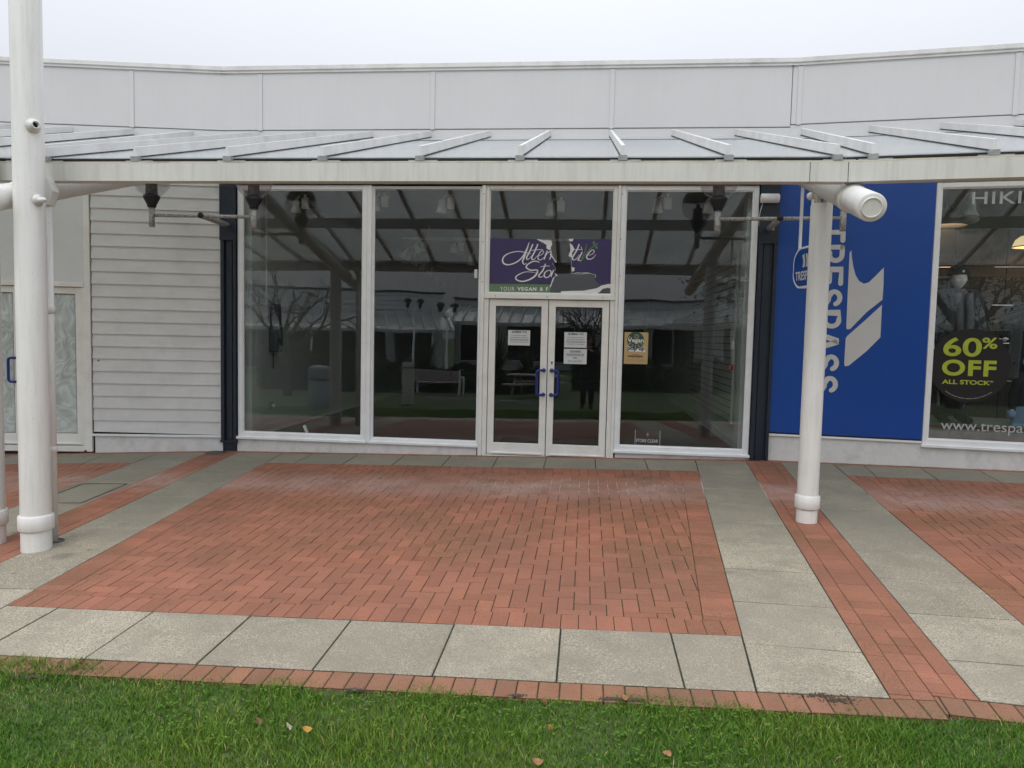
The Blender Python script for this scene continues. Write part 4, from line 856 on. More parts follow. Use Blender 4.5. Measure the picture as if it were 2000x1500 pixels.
# local x runs from the far end towards the camera
def hexa(rx,rz,k=.55,rd=.05):
    base=[(-rx,-rz*k),(-rx,rz*k),(-rx*.62,rz),(rx*.62,rz),(rx,rz*k),(rx,-rz*k),(rx*.62,-rz),(-rx*.62,-rz)]; out=[]
    n=len(base)
    for i in range(n):
        p=Vector(base[i]); a=(Vector(base[i-1])-p); b=(Vector(base[(i+1)%n])-p); a=a.normalized()*min(rd,a.length*.45); b=b.normalized()*min(rd,b.length*.45)
        for t in (0,.33,.67,1): out.append(tuple((p+a)*(1-t)**2+p*2*t*(1-t)+(p+b)*t**2))
    return out
part('sign_box',MB().prism(hexa(.27,.20),-.03,.03),frame_m,hs_)
for y0,y1,yt,sg in ((-.034,-.0301,-.036,1),(.0301,.034,.036,-1)):
    f=part('face',MB().prism(hexa(.247,.178),y0,y1),blue_m,hs_); t=MB()
    e_=MB()
    if sg==1:
        put_text(t,'TRESPASS',(-.20,-.125,.20,-.035),yt,offset=.03)
        e_.add([(-.06,yt,.0),(-.01,yt,.0),(-.005,yt,.06),(-.03,yt,.135),(-.05,yt,.12),(-.075,yt,.12),(-.045,yt,.05)],[(0,1,2,3,4,5,6)]); e_.add([(.01,yt,.0),(.065,yt,.0),(.04,yt,.12),(-.005,yt,.13),(.02,yt,.06)],[(0,1,2,3,4)])
    else:
        me_=MB(); put_text(me_,'TRESPASS',(-.20,-.125,.20,-.035),yt,offset=.03); t.add([(-a,b,c) for a,b,c in me_.v],[q[::-1] for q in me_.f])
        e_.add([(.06,yt,.0),(.01,yt,.0),(.005,yt,.06),(.03,yt,.135),(.05,yt,.12),(.075,yt,.12),(.045,yt,.05)],[(6,5,4,3,2,1,0)]); e_.add([(-.01,yt,.0),(-.065,yt,.0),(-.04,yt,.12),(.005,yt,.13),(-.02,yt,.06)],[(4,3,2,1,0)])
    part('lettering',t,letter_m,f,fix=False); part('emblem',e_,letter_m,f,fix=False)
for x_ in (-.21,.02): part('hanging_rod',MB().box(x_-.010,x_+.010,-.012,.012,.19,.93),frame_m,hs_)
# ---- torn purple vinyl in the fanlight
yV=.0015
vs_=thing('torn_vinyl_sign','torn purple and green vinyl sign with script lettering above the double doors','sign',M.W(0,0,0),M.ang)
Z4=lambda pts:[(900+a/4.6875,340+b/4.6875) for a,b in pts]
def flat(mb,F,pts,y,mi=0,t=.0008): mb.prism(pp(F,pts,y),y,y+t,mi)
XL,XR=3.504,5.055; ztop=M.unp(1000,465.5,yV)[1]; zgr=M.unp(1000,554.5,yV)[1]; zbt=M.unp(1000,572,yV)[1]-.004
tearL=Z4([(700,592),(745,640),(790,655),(815,680),(800,720),(830,740),(860,790),(845,840),(865,880),(860,905),(885,930),(850,960),(832,1005)])
tearR=Z4([(985,592),(1000,640),(985,690),(1000,760),(1012,830),(1012,915),(1060,900),(1160,908),(1235,935),(1225,970),(1262,1000),(1250,1008)])
pl_=[(XL,ztop)]+pp(M,tearL,yV)+[(XL,zgr)]
pr_=pp(M,tearR,yV)+[(XR,zgr),(XR,ztop)]
def tri_poly(mb,poly,y,mi=0):
    from mathutils.geometry import tessellate_polygon
    T_=tessellate_polygon([[Vector((x,z,0)) for x,z in poly]]); mb.add([(x,y,z) for x,z in poly],[tuple(t) for t in T_],mi)
pv1=MB(); tri_poly(pv1,pl_,yV); part('purple_panel',pv1,purple_m,vs_,fix=False)
pv2=MB(); tri_poly(pv2,pr_,yV); part('purple_panel',pv2,purple_m,vs_,fix=False)
xg=M.unp(900+828/4.6875,560,yV)[0]; xg2=M.unp(900+820/4.6875,560,yV)[0]
gs=MB(); tri_poly(gs,[(XL,zgr-.0005),(xg,zgr-.0005),(xg2,zbt),(XL,zbt)],yV); part('green_strip',gs,green_m,vs_,fix=False)
tw=MB()
for P_ in ([(692,592),(760,606),(800,603),(832,610),(836,648),(822,672),(826,690),(800,692),(782,676),(786,650),(756,628),(716,610)],
           [(985,600),(990,592),(1032,592),(1025,612),(1000,618)],[(998,630),(1022,650),(1042,690),(1020,720),(1018,765),(985,750),(1003,700)],
           [(828,680),(832,740),(866,790),(880,806),(868,808),(846,775),(815,740),(826,710)],
           [(1016,850),(1040,855),(1042,880),(1026,896),(1014,880)],
           [(915,1074),(1000,1070),(1120,1068),(1190,1055),(1245,1045),(1290,1020),(1350,1006),(1395,1008),(1398,1016),(1375,1045),(1340,1042),(1300,1050),(1270,1080),(1240,1098),(1180,1090),(1000,1092),(920,1092)],
           [(860,905),(888,930),(862,940),(850,966),(836,1000),(826,1030),(812,1038),(826,1000),(840,960),(868,930)]):
    tri_poly(tw,pp(M,Z4(P_),yV-.001),yV-.001)
ribbon(tw,M,yV-.001,Z4([(1010,915),(1060,905),(1110,905),(1160,905),(1200,915),(1232,925),(1234,945)]),[.002,.006,.004,.008,.004,.006,.003])
ribbon(tw,M,yV-.001,Z4([(1010,765),(1012,830),(1012,915)]),.003); ribbon(tw,M,yV-.001,Z4([(838,960),(862,938),(886,930)]),.004); ribbon(tw,M,yV-.001,Z4([(838,815),(858,850),(866,878),(840,880)]),.003)
part('torn_backing',tw,white_m,vs_,fix=False)
st=MB(); yt=yV-.0016
T_=lambda p,w:ribbon(st,M,yt,Z4(p),w)
# "Alter" script strokes
T_([(625,625),(600,690),(570,750),(520,800),(450,828),(400,822),(382,790),(400,750),(450,722),(520,708),(580,715),(640,730)],[.004,.012,.016,.016,.014,.018,.018,.016,.010,.010,.010,.006])
T_([(628,624),(608,680),(580,760),(566,800),(580,826),(602,815)],[.004,.020,.022,.018,.012,.004])
T_([(660,640),(630,710),(604,760),(606,780),(625,775),(650,745)],[.016,.018,.018,.014,.008,.004])
T_([(706,640),(676,710),(650,762),(655,782),(676,776),(700,745)],[.016,.018,.018,.014,.008,.004]); T_([(640,700),(690,694),(752,690)],[.005,.009,.005])
T_([(698,752),(738,738),(758,715),(746,700),(722,722),(706,760),(716,785),(745,778),(775,748)],[.005,.008,.008,.008,.012,.014,.012,.008,.004])
T_([(792,700),(775,745),(762,782)],[.012,.018,.014]); T_([(768,765),(796,722),(820,706),(832,712)],[.004,.008,.012,.010]); T_([(833,735),(812,782)],[.015,.012])
# "ti e"
T_([(1085,640),(1060,700),(1024,762),(1030,786),(1058,775),(1086,735)],[.014,.018,.018,.012,.008,.004]); T_([(1030,690),(1080,690),(1110,692)],[.005,.009,.005])
T_([(1112,712),(1085,765),(1072,785),(1100,788),(1122,750)],[.014,.016,.014,.008,.004])
T_([(1150,745),(1200,735),(1222,708),(1206,694),(1176,718),(1152,755),(1165,778),(1205,772),(1238,735)],[.005,.008,.010,.009,.014,.016,.014,.010,.004])
T_([(1100,662),(1110,690),(1112,700)],[.006,.008,.004])
# "Sto"
T_([(720,812),(700,800),(660,800),(612,828),(600,855),(640,880),(700,880),(690,920),(640,960),(570,982),(515,970),(503,945),(530,920),(600,895),(700,905)],[.006,.012,.014,.016,.018,.016,.016,.022,.020,.016,.016,.016,.012,.008,.003])
T_([(776,820),(752,880),(716,926),(724,944),(752,935),(775,905)],[.014,.018,.018,.012,.008,.004]); T_([(728,850),(770,842),(815,842)],[.005,.010,.005])
T_([(800,880),(768,905),(768,940),(795,946),(824,915),(822,885),(798,880)],[.010,.016,.016,.012,.014,.012,.008]); T_([(850,878),(836,910),(826,942)],[.014,.016,.012])
tx=MB()
put_text(st,'YOUR',(M.unp(900+360/4.6875,566,yt)[0],M.unp(970,340+1066/4.6875,yt)[1],M.unp(900+490/4.6875,566,yt)[0],M.unp(970,340+1030/4.6875,yt)[1]),yt,spacing=1.25)
put_text(st,'VEGAN',(M.unp(900+518/4.6875,566,yt)[0],M.unp(1020,340+1068/4.6875,yt)[1],M.unp(900+692/4.6875,566,yt)[0],M.unp(1020,340+1034/4.6875,yt)[1]),yt,offset=.035,spacing=1.2)
put_text(st,'& F',(M.unp(900+722/4.6875,566,yt)[0],M.unp(1060,340+1070/4.6875,yt)[1],M.unp(900+800/4.6875,566,yt)[0],M.unp(1060,340+1036/4.6875,yt)[1]),yt,offset=.02,spacing=1.2)
put_text(st,'.COM',(M.unp(900+1040/4.6875,532,yt)[0],M.unp(1130,340+918/4.6875,yt)[1],M.unp(900+1150/4.6875,532,yt)[0],M.unp(1130,340+904/4.6875,yt)[1]),yt)
part('lettering',st,white_m,vs_,fix=False)
lf2=MB(); ribbon(lf2,M,yt-.0003,Z4([(1152,640),(1140,700),(1120,745),(1098,806)]),[.010,.012,.012,.016]); ribbon(lf2,M,yt-.0003,Z4([(1100,800),(1140,740),(1180,690),(1222,655),(1255,634)]),[.008,.012,.014,.012,.006])
for P_ in ([(1212,655),(1206,625),(1222,606),(1230,630)],[(1225,660),(1245,656),(1258,680),(1235,684)],[(1222,655),(1240,632),(1258,634),(1245,650)]): tri_poly(lf2,pp(M,Z4(P_),yt-.0005),yt-.0005)
part('leaf_motif',lf2,leafgreen_m,vs_,fix=False)
# ---- notices on the doors (taped inside the glass)
def sheet(name,label,cat,F,a,b,y,m_,lines,group=None):
    "a,b pixel corners (top-left, bottom-right); lines=(text, (u0,v0,u1,v1) fractions from top-left, bold, mat idx)"
    x0,z1=F.unp(*a,y); x1,z0=F.unp(*b,y); t=thing(name,label,cat,F.W(0,0,0),F.ang,group)
    part('paper_sheet',MB().box(x0,x1,y,y+.0006,z0,z1),m_,t)
    for mt in {l[3] for l in lines}:
        q=MB()
        for tx_,(u0,v0,u1,v1),bo,mm_ in lines:
            if mm_!=mt: continue
            bx=(x0+(x1-x0)*u0,z1-(z1-z0)*v1,x0+(x1-x0)*u1,z1-(z1-z0)*v0)
            if tx_=='_': q.add([(bx[0],y-.0006,bx[1]),(bx[2],y-.0006,bx[1]),(bx[2],y-.0006,bx[3]),(bx[0],y-.0006,bx[3])],[(0,1,2,3)])
            else: put_text(q,tx_,bx,y-.0008,offset=bo)
        part('print',q,mt,t,fix=False)
    return t
al=[('ALTERNA',(.16,.05,.60,.18),.05,ink_m),('TIVE',(.62,.05,.85,.18),.02,inkg_m),('WE HAVE MOVED FROM HERE',(.14,.32,.86,.37),.01,ink_m),('SHOP WITH US 24/7 ONLINE AT',(.11,.46,.89,.52),.02,ink_m),('WWW.ALTERNATIVESTORES.COM',(.08,.60,.92,.67),.03,ink_m),('FOR DELIVERY TO YOUR DOOR',(.12,.75,.88,.80),.01,ink_m)]
yD=.0035
sheet('paper_notice','white moving notice taped on the left door, the only sheet there','notice',M,(992.5,644.5),(1035,675),yD,paper_m,al,'printed notices on the doors')
sheet('paper_notice','upper white moving notice taped on the right door','notice',M,(1102.5,648.5),(1145.5,679.5),yD,paper_m,al,'printed notices on the doors')
sheet('paper_notice','lower deliveries notice on the right door, below the moving notice','notice',M,(1101.5,681),(1145.5,711.5),yD,paper_m,[('DELIVERIES',(.26,.10,.74,.22),.02,ink_m),('_',(.26,.245,.74,.255),0,ink_m),('PLEASE KNOCK OR',(.12,.32,.88,.44),.02,ink_m),('_',(.12,.465,.88,.475),0,ink_m),('CALL',(.40,.53,.60,.65),.02,ink_m),('0191 603 0577',(.19,.76,.80,.88),0,ink_m)],'printed notices on the doors')
# vegan pop up poster
yP=.0025
po=sheet('event_poster','tan vegan pop up poster with a dark green round motif on the right window','poster',M,(1220,648.5),(1264.5,711.5),yP,tan_m,[('pop up',(.14,.47,.86,.61),.04,ink_m),('Saturday',(.34,.69,.64,.72),.03,maroon_m),('_',(.16,.735,.80,.775),0,maroon_m),('10am - 4pm',(.30,.79,.68,.82),.03,maroon_m),('Stores selling food gifts and more every',(.12,.865,.88,.885),0,ink_m),('month from this shop in the village square',(.08,.905,.92,.925),0,ink_m)])
x0,z1=M.unp(1220,648.5,yP); x1,z0=M.unp(1264.5,711.5,yP); cxp=x0+(x1-x0)*.47; czp=z1-(z1-z0)*.255; r=(x1-x0)*.36
c=MB(); c.add([(cxp+r*math.cos(a*math.pi/24),yP-.0009,czp+r*math.sin(a*math.pi/24)) for a in range(48)],[tuple(range(48))]); part('round_motif',c,inkg_m,po,fix=False)
c=MB()
for k in range(9):
    a=k*2*math.pi/9; c.add([(cxp+.012+r*.30*math.cos(a+d)*q,yP-.0014,czp+r*.45+r*.30*math.sin(a+d)*q) for d,q in ((0,.35),(.22,.8),(0,1.05),(-.22,.8))],[(0,1,2,3)])
for k in range(7):
    a=R(150+k*30); 
    for rr in (.62,.82): c.add([(cxp+r*rr*math.cos(a+d)*q,yP-.0014,czp+r*rr*math.sin(a+d)*q) for d,q in ((0,.9),(.16,1.0),(.02,1.1),(-.12,1.0))],[(0,1,2,3)])
part('motif_detail',c,tan_m,po,fix=False)
c=MB(); put_text(c,'Vegan',(cxp-r*.92,czp-r*.38,cxp+r*.95,czp+r*.28),yP-.0018,offset=.02); c.add([(x0+(x1-x0)*a,yP-.0007,z1-(z1-z0)*b) for a,b in ((.12,.60),(.88,.62),(.88,.47),(.14,.45))],[(0,1,2,3)]); part('poster_title',c,white_m,po,fix=False)
# store clear card
sheet('black_sign','small black card with white capitals standing in the right window','sign',M,(1241.5,841),(1288,867.5),.06,black_m,[('STORE CLEAR',(.02,.64,.94,.90),.015,white_m)])
sc_=[o for o in bpy.data.objects if o.name.startswith('black_sign')][0]
x0,z1=M.unp(1241.5,841,.06); x1,z0=M.unp(1288,867.5,.06)
c=MB(); c.lathe([(.018,0),(.014,.0005)],((x0+x1)/2,.058,z1-(z1-z0)*.28),20,axis=(0,-1,0)); c.box((x0+x1)/2-.004,(x0+x1)/2+.003,.0565,.0575,z1-(z1-z0)*.42,z1-(z1-z0)*.14); part('gold_emblem',c,tan_m,sc_)
part('clip_posts',MB().box(x0-.006,x0-.001,.056,.066,z0-.02,z1+.01).box(x1+.001,x1+.006,.056,.066,z0-.02,z1+.01),frame_m,sc_)
# ---- right window writing
yR=.003
dc=thing('sale_roundel','round black window sticker with lime green sixty percent off lettering','sticker',RR.W(0,0,0),RR.ang)
cx_,cz_=RR.unp(1894,714,yR); rx=RR.unp(1976,714,yR)[0]-cx_
rx=.425
c=MB(); c.prism([(cx_+rx*math.cos(a*math.pi/36),cz_+rx*math.sin(a*math.pi/36)) for a in range(72)],yR,yR+.0008); part('disc',c,discb_m,dc)
Z8=lambda a,b:RR.unp(1780+a/5,600+b/5,yR)
def zb8(a,b): p=Z8(*a); q=Z8(*b); return (p[0],q[1],q[0],p[1])
c=MB(); put_text(c,'60',zb8((318,292),(682,486)),yR-.001,offset=.018); put_text(c,'%',zb8((695,296),(838,408)),yR-.001,offset=.02); put_text(c,'OFF',zb8((304,508),(824,682)),yR-.001,offset=.035,spacing=1.12); put_text(c,'ALL STOCK*',zb8((300,702),(802,764)),yR-.001,offset=.03)
part('lettering',c,lime_m,dc,fix=False)
c=MB()
for k in range(60):
    a=R(-128+k*76/59); q=.90*rx
    if k%9==8: continue
    c.add([(cx_+q*math.cos(a),yR-.001,cz_+q*math.sin(a)),(cx_+q*math.cos(a+.016),yR-.001,cz_+q*math.sin(a+.016)),(cx_+(q+.007)*math.cos(a+.016),yR-.001,cz_+(q+.007)*math.sin(a+.016)),(cx_+(q+.007)*math.cos(a),yR-.001,cz_+(q+.007)*math.sin(a))],[(0,1,2,3)])
part('small_print',c,mat('pale_green_print',(.35,.40,.30),.6),dc,fix=False)
hk=MB(); Z7b=lambda a,b:RR.unp(1780+a/5.359,340+b/5.357,yR); p=Z7b(640,188); q=Z7b(1148,306)
put_text(hk,'HIKI',(p[0],q[1],q[0],p[1]),yR,offset=.01,spacing=1.1); wdt=q[0]-p[0]
put_text(hk,'NG',(q[0]+.05,q[1],q[0]+.05+wdt*.55,p[1]),yR,offset=.01)
single_on(RR,'window_lettering',hk,mat('pale_window_vinyl',(.42,.46,.46),.6),'pale vinyl capitals across the top of the right window','sign')
wb_=MB(); p=RR.unp(1838,824,yR); q=RR.unp(1998,850,yR); put_text(wb_,'www.trespass.com',(p[0],q[1]-.012,p[0]+(q[0]-p[0])*1.55,p[1]+.004),yR,offset=.0)
single_on(RR,'window_lettering',wb_,MATS['pale_window_vinyl'],'pale web address lettering along the bottom of the right window','sign')
# ------------------------------------------------------------------ interior fittings seen through the glass
def fit(F,px,py,y): x,z=F.unp(px,py,y); return F.W(x,y,z)
track=[]
def spotlight(p,aim,label,F,group,gear=True,shape=0):
    t=thing('track_spotlight',label,'spotlight',p,F.ang,group)
    d=Vector(aim).normalized()
    part('lamp_shade',MB().lathe([(0,-.09),(.035,-.09),(.045,-.07),(.055,.0),(.075,.09),(.068,.09),(.045,0),(0,-.03)],(0,0,0),n=24,axis=d),spot_m,t)
    part('neck',MB().tube(-d*.09,Vector((.06,0,.14)),.012,n=10),spot_m,t)
    if gear: part('gear_box',MB().box(.085,.185,-.02,.03,-.04,.11,bev=.006).box(.12,.15,-.012,.012,.11,.155),spot_m,t)
    return t
g1='track spotlights inside the empty shop'
for i,(x_,y_,lab) in enumerate(((578,402,'white spotlight at the top of the far left shop window, right of the globe lamp'),(733,398,'white spotlight at the top left of the second shop window'),(862,402,'white spotlight at the top right of the second shop window'),(1076,408,'white spotlight at the top of the fanlight above the purple sign'),(1284,402,'white spotlight at the top left of the right window'),(1384,402,'white spotlight behind the globe lamp in the right window'))):
    spotlight(fit(M,x_,y_,.75),(0,0,-1),lab,M,g1)
x0,z_=M.unp(500,380,.75); single('lighting_track',MB().box(.4,6.6,-.018,.018,0,.03),spot_m,'white lighting track close behind the top of the shop windows','lighting track',loc=M.W(0,.75,3.50),rotz=M.ang)
x0,z_=M.unp(784,464,4.5); x1,_=M.unp(1215,464,4.5)
single('lighting_track',MB().box(x0,x1,-.02,.02,0,.045).path([(x0+.2,0,.045),(x0+.5,0,.09),(x0+.58,0,.4),(x0+.55,0,1.0)],.006,6),spot_m,'hanging white lighting track deeper in the shop, left of the purple sign','lighting track',loc=M.W(0,4.5,z_-.04),rotz=M.ang)
for x_,y_,a,lab in ((790,495,(-.6,0,-1),'tilted white spotlight at the left end of the hanging track'),(814,485,(.5,0,-1),'second tilted white spotlight of the hanging track'),(886,485,(0,0,-1),'straight white spotlight in the middle of the hanging track'),(920,508,(0,0,-1),'lower white spotlight at the right of the second window')):
    spotlight(fit(M,x_,y_,4.5),a,lab,M,g1,gear=(x_ in(814,886)))
for k in range(6):
    p=fit(M,797+14*k,500+11*k,5.2+1.15*k); spotlight(p,(-.4,0,-1),'%s dim white spotlight of the row receding into the empty shop'%['nearest','second nearest','third nearest','third farthest','second farthest','farthest'][k],M,g1,gear=False)
def wallbox(px,y,z0,z1,x=.17,**k): pass
# distribution board on the left interior wall
c=MB().box(0,.13,.0,.22,0,.36,bev=.015); t=thing('meter_box','dark grey electric box on the left wall inside the empty shop','electric box',M.W(.166,.95,1.22),M.ang)
part('box_body',c,mat('grey_plastic',(.06,.075,.09),.5),t); part('box_window',MB().box(.131,.134,.05,.17,.10,.19),black_m,t); part('upper_box',MB().box(0,.11,-.03,.2,.37,.70,bev=.01),black_m,t); part('cable',MB().tube((.03,.1,-.02),(.03,.1,-.25),.008,n=8),black_m,t)
t=thing('wall_socket','metal wall socket with white plug low on the left interior wall','socket',M.W(.166,.95,.38),M.ang); part('plate',MB().box(0,.012,0,.15,0,.10,bev=.003),galv_m,t); part('plug',MB().box(.012,.05,.08,.13,.02,.07,bev=.01),spot_m,t)
t=thing('alarm_call_point','small red fire alarm call point on the right interior wall','alarm',M.W(6.83,.62,1.13),M.ang); part('red_box',MB().box(-.165,-.13,0,.09,0,.09,bev=.004),red_m,t); part('label_plate',MB().box(-.168,-.1655,.02,.07,.02,.07),spot_m,t)
single('switch_plate',MB().box(-.15,-.13,0,.09,.0,.10),spot_m,'white switch plate above the red call point on the right interior wall','switch',loc=M.W(6.83,.62,1.42),rotz=M.ang)
single('door_mat',MB().box(3.6,5.0,.1,1.1,.062,.072),mat_m,'dark mat on the shop floor just behind the double doors','door mat',loc=M.W(0,0,0),rotz=M.ang)
q=M.unp(600,838,.16); single('plastic_offcut',MB().box(-.02,.02,-.01,.01,0,.11,bev=.003),spot_m,'small white plastic offcut leaning inside the far left window','offcut',loc=M.W(q[0],.16,.165),rotz=M.ang).rotation_euler=(0,R(-22),M.ang)
q=M.unp(931,535,.03); single('window_sensor',MB().box(-.022,.018,-.005,.02,-.055,.055,bev=.004),paper_m,'pale grey sensor tag on the window edge left of the purple sign','sensor',loc=M.W(q[0]-.005,-.0,q[1]),rotz=M.ang)
# ---- pendant lamps in the right shop
def pendant(px,py,y,r,mtl,label,stre,emis_in=True):
    p=fit(RR,px,py,y); t=thing('pendant_lamp',label,'lamp',p,0,'pendant lamps in the right window')
    part('lamp_shade',MB().lathe([(.03,r*.95),(r*.45,r*.88),(r*.8,r*.6),(r*.97,r*.2),(r,0),(r*.985,0),(r*.95,.2*r),(r*.78,.58*r),(r*.43,.85*r)],n=36),mtl,t)
    part('rim',MB().lathe([(r,-.004),(r+.006,0),(r+.006,.008),(r,.012)],n=36),brass_m,t)
    part('cap',MB().lathe([(0,r*1.12),(.03,r*1.1),(.035,r*.94)],n=18),brass_m,t); part('cord',MB().tube((0,0,r*1.1),(0,0,3.57-p.z),.004,n=6),black_m,t)
    l=bpy.data.lights.new('bulb','POINT'); l.energy=stre; l.color=(1,.75,.5); l.shadow_soft_size=.05; o=bpy.data.objects.new('bulb',l); S.collection.objects.link(o); o.parent=t; o.location=(0,0,r*.35)
    return t
pendant(1840,523,1.9,.17,warm_m,'glowing orange dome pendant lamp left of the beanie mannequin',2)
pendant(2006,483,1.1,.16,warm2_m,'glowing yellow dome pendant lamp at the right picture edge',2)
pendant(1850,441,1.2,.23,mat('dull_lamp_shade',(.25,.22,.19),.5),'wide dull pendant shade with a pale rim near the top of the right window',3)  # the bulb inside this dull shade gives warm light too
p=fit(RR,1896,412,.75); t=thing('ceiling_spotlight','white bell shaped spotlight behind the first capital letter','spotlight',p,RR.ang); part('lamp_shade',MB().lathe([(.03,.14),(.05,.12),(.05,.03),(.075,-.03),(.10,-.06),(.09,-.06),(.04,.03)],n=28),spot_m,t); part('bulb_globe',MB().sphere((0,0,-.10),.10,24,12,sc=(1,1,.6)),mat('frosted_bulb',(.35,.34,.30),.4),t); part('neck',MB().box(-.03,.03,-.03,.03,.13,.22),spot_m,t)
# ------------------------------------------------------------------ figures (mannequins, photographer)
def skinbody(name,joints,edges,mtl,parent,sub=2):
    me=bpy.data.meshes.new(name); me.from_pydata([j[:3] for j in joints],edges,[]); me.materials.append(mtl); o=bpy.data.objects.new(name,me); S.collection.objects.link(o); o.parent=parent
    sm=o.modifiers.new('skin','SKIN'); sm.use_smooth_shade=True
    for i,j in enumerate(joints):
        r=j[3]; me.skin_vertices[0].data[i].radius=(r,j[4]) if len(j)>4 else (r,r)
    me.skin_vertices[0].data[0].use_root=True
    sb=o.modifiers.new('sub','SUBSURF'); sb.levels=sub; sb.render_levels=sub
    return o
def figure(t,h,arm,mtl,legs=True,lean=0):
    "standing figure facing -y local; arm: dict of elbow/hand positions per side (fractions of h)"
    J=[(0,0,.53*h,.075*h,.055*h),(0,0,.60*h,.068*h,.05*h),(0,-.0,.70*h,.08*h,.055*h),(0,0,.79*h,.075*h,.05*h),(0,0,.835*h,.038*h),(0,-.008*h,.865*h,.033*h)]
    E_=[(0,1),(1,2),(2,3),(3,4),(4,5)]
    for s_ in (-1,1):
        b=len(J); J+=[(s_*.105*h,.0,.80*h,.036*h),(s_*arm[s_][0][0]*h,arm[s_][0][1]*h,arm[s_][0][2]*h,.026*h),(s_*arm[s_][1][0]*h,arm[s_][1][1]*h,arm[s_][1][2]*h,.017*h),(s_*arm[s_][2][0]*h,arm[s_][2][1]*h,arm[s_][2][2]*h,.022*h,.012*h)]
        E_+=[(3,b),(b,b+1),(b+1,b+2),(b+2,b+3)]
    if legs:
        for s_ in (-1,1):
            b=len(J); J+=[(s_*.052*h,0,.48*h,.052*h),(s_*.058*h,-.01*h,.28*h,.036*h),(s_*.06*h,.012*h,.06*h,.022*h),(s_*.063*h,-.01*h,.022*h,.024*h),(s_*.07*h,-.085*h,.016*h,.022*h,.014*h)]
            E_+=[(0,b),(b,b+1),(b+1,b+2),(b+2,b+3),(b+3,b+4)]
    return skinbody('body',J,E_,mtl,t)
def head(parent,c,hh,mtl,name='head',turn=0):
    "head with brow, nose, mouth, chin and ears; hh = head height; faces -y"
    mb=MB(); n=36; m_=28; v=[];f=[]
    ct,st=math.cos(turn),math.sin(turn)
    for j in range(m_+1):
        for i in range(n):
            a=math.pi*j/m_; b=2*math.pi*i/n; x=math.sin(a)*math.sin(b); y=-math.sin(a)*math.cos(b); z=math.cos(a)
            wx=.36 if z>-.1 else .36-.12*min(1,(-z-.1)/.75); wy=.44
            X=x*wx; Y=y*wy; Z=z*.5
            fr=max(0,-y)  # front
            if fr>.3:
                g=lambda cx,cz,sx,sz:math.exp(-((x-cx)/sx)**2-((z-cz)/sz)**2)
                Y-=.12*g(0,-.16,.13,.20)*fr; Y+=.09*(g(.36,.04,.2,.13)+g(-.36,.04,.2,.13))*fr; Y-=.05*g(0,.24,.6,.12)*fr
                Y-=.045*(g(0,-.47,.26,.055)+g(0,-.57,.22,.05))*fr; Y+=.055*g(0,-.52,.24,.022)*fr; Y-=.035*g(0,-.85,.35,.16)*fr
            v.append((c[0]+(X*ct-Y*st)*hh,c[1]+(X*st+Y*ct)*hh,c[2]+Z*hh))
    for j in range(m_):
        for i in range(n): f.append((j*n+i,(j+1)*n+i,(j+1)*n+(i+1)%n,j*n+(i+1)%n))
    mb.add(v,f,0,True)
    for s_ in (-1,1): mb.sphere((c[0]+s_*.35*hh*ct,c[1]+s_*.35*hh*st,c[2]-.02*hh),.1*hh,10,8,sc=(.35,.6,1.1))
    return part(name,mb,mtl,parent)
def coat(parent,h,z0,z1,w0,w1,mtl,name='coat',arm=None,d=.62,sleeve=1):
    mb=MB(); n=28; pr=[]; 
    for k in range(9):
        t=k/8; z=z0+(z1-z0)*t; w_=w0+(w1-w0)*(t**.8); 
        if t>.85: w_*=1-(t-.85)*2.8
        pr.append((w_,z))
    v=[];f=[]
    for w_,z in pr:
        for i in range(n):
            b=2*math.pi*i/n; q=1+.03*math.sin(5*b+z*9)+random.uniform(-.008,.008); v.append((w_*q*math.cos(b)*h,w_*q*d*math.sin(b)*h,z*h))
    for j in range(len(pr)-1):
        for i in range(n): f.append((j*n+i,j*n+(i+1)%n,(j+1)*n+(i+1)%n,(j+1)*n+i))
    mb.add(v,f,0,True)
    if arm:
        for s_ in (-1,1):
            a=[Vector((s_*.10,0,.80)),Vector((s_*arm[s_][0][0],arm[s_][0][1],arm[s_][0][2])),Vector((s_*arm[s_][1][0],arm[s_][1][1],arm[s_][1][2]))]
            pts=[Vector((s_*.045*h,0,.835*h)),Vector((s_*.085*h,0,.822*h)),a[0]*h,(a[0]*.5+a[1]*.5)*h,a[1]*h,(a[1]*.45+a[2]*.55)*h,(a[1]*.1+a[2]*.9)*h]; mb.path(pts,[.035*h,.050*h,.054*h,.047*h,.042*h,.036*h,.031*h],14)
    return part(name,mb,mtl,parent)
armD={-1:[(.14,.01,.64),(.15,-.03,.50),(.15,-.05,.445)],1:[(.14,.01,.64),(.15,-.03,.50),(.15,-.05,.445)]}
def fingers(t,p,d,h,mtl,side,curl=.5):
    mb=MB(); d=Vector(d).normalized(); u=Vector((0,1,0)) if abs(d.y)<.8 else Vector((1,0,0)); u=(u-d*u.dot(d)).normalized()
    for k,(o,l) in enumerate(((-.018,.036),(-.006,.042),(.006,.039),(.018,.030))):
        b=Vector(p)+u*o*h/1.7; q=d.cross(u)*side; mb.path([b,b+d*l*h*.6,b+d*l*h+q*.008*h*curl,b+d*l*h*1.35+q*.022*h*curl],[.0052*h,.0048*h,.0042*h,.0032*h],8)
    b=Vector(p)-d*.02*h+u*-.022*h; mb.path([b,b+d*.018*h-u*.012*h,b+d*.036*h-u*.014*h],[.006*h,.0052*h,.004*h],8)
    return part('fingers',mb,mtl,t)
def mann(F,px,py,y,zfloor,h,label,turn=0):
    x,_=F.unp(px,py,y); return thing('mannequin',label,'mannequin',F.W(x,y,zfloor),F.ang+turn,'mannequins in the right window')
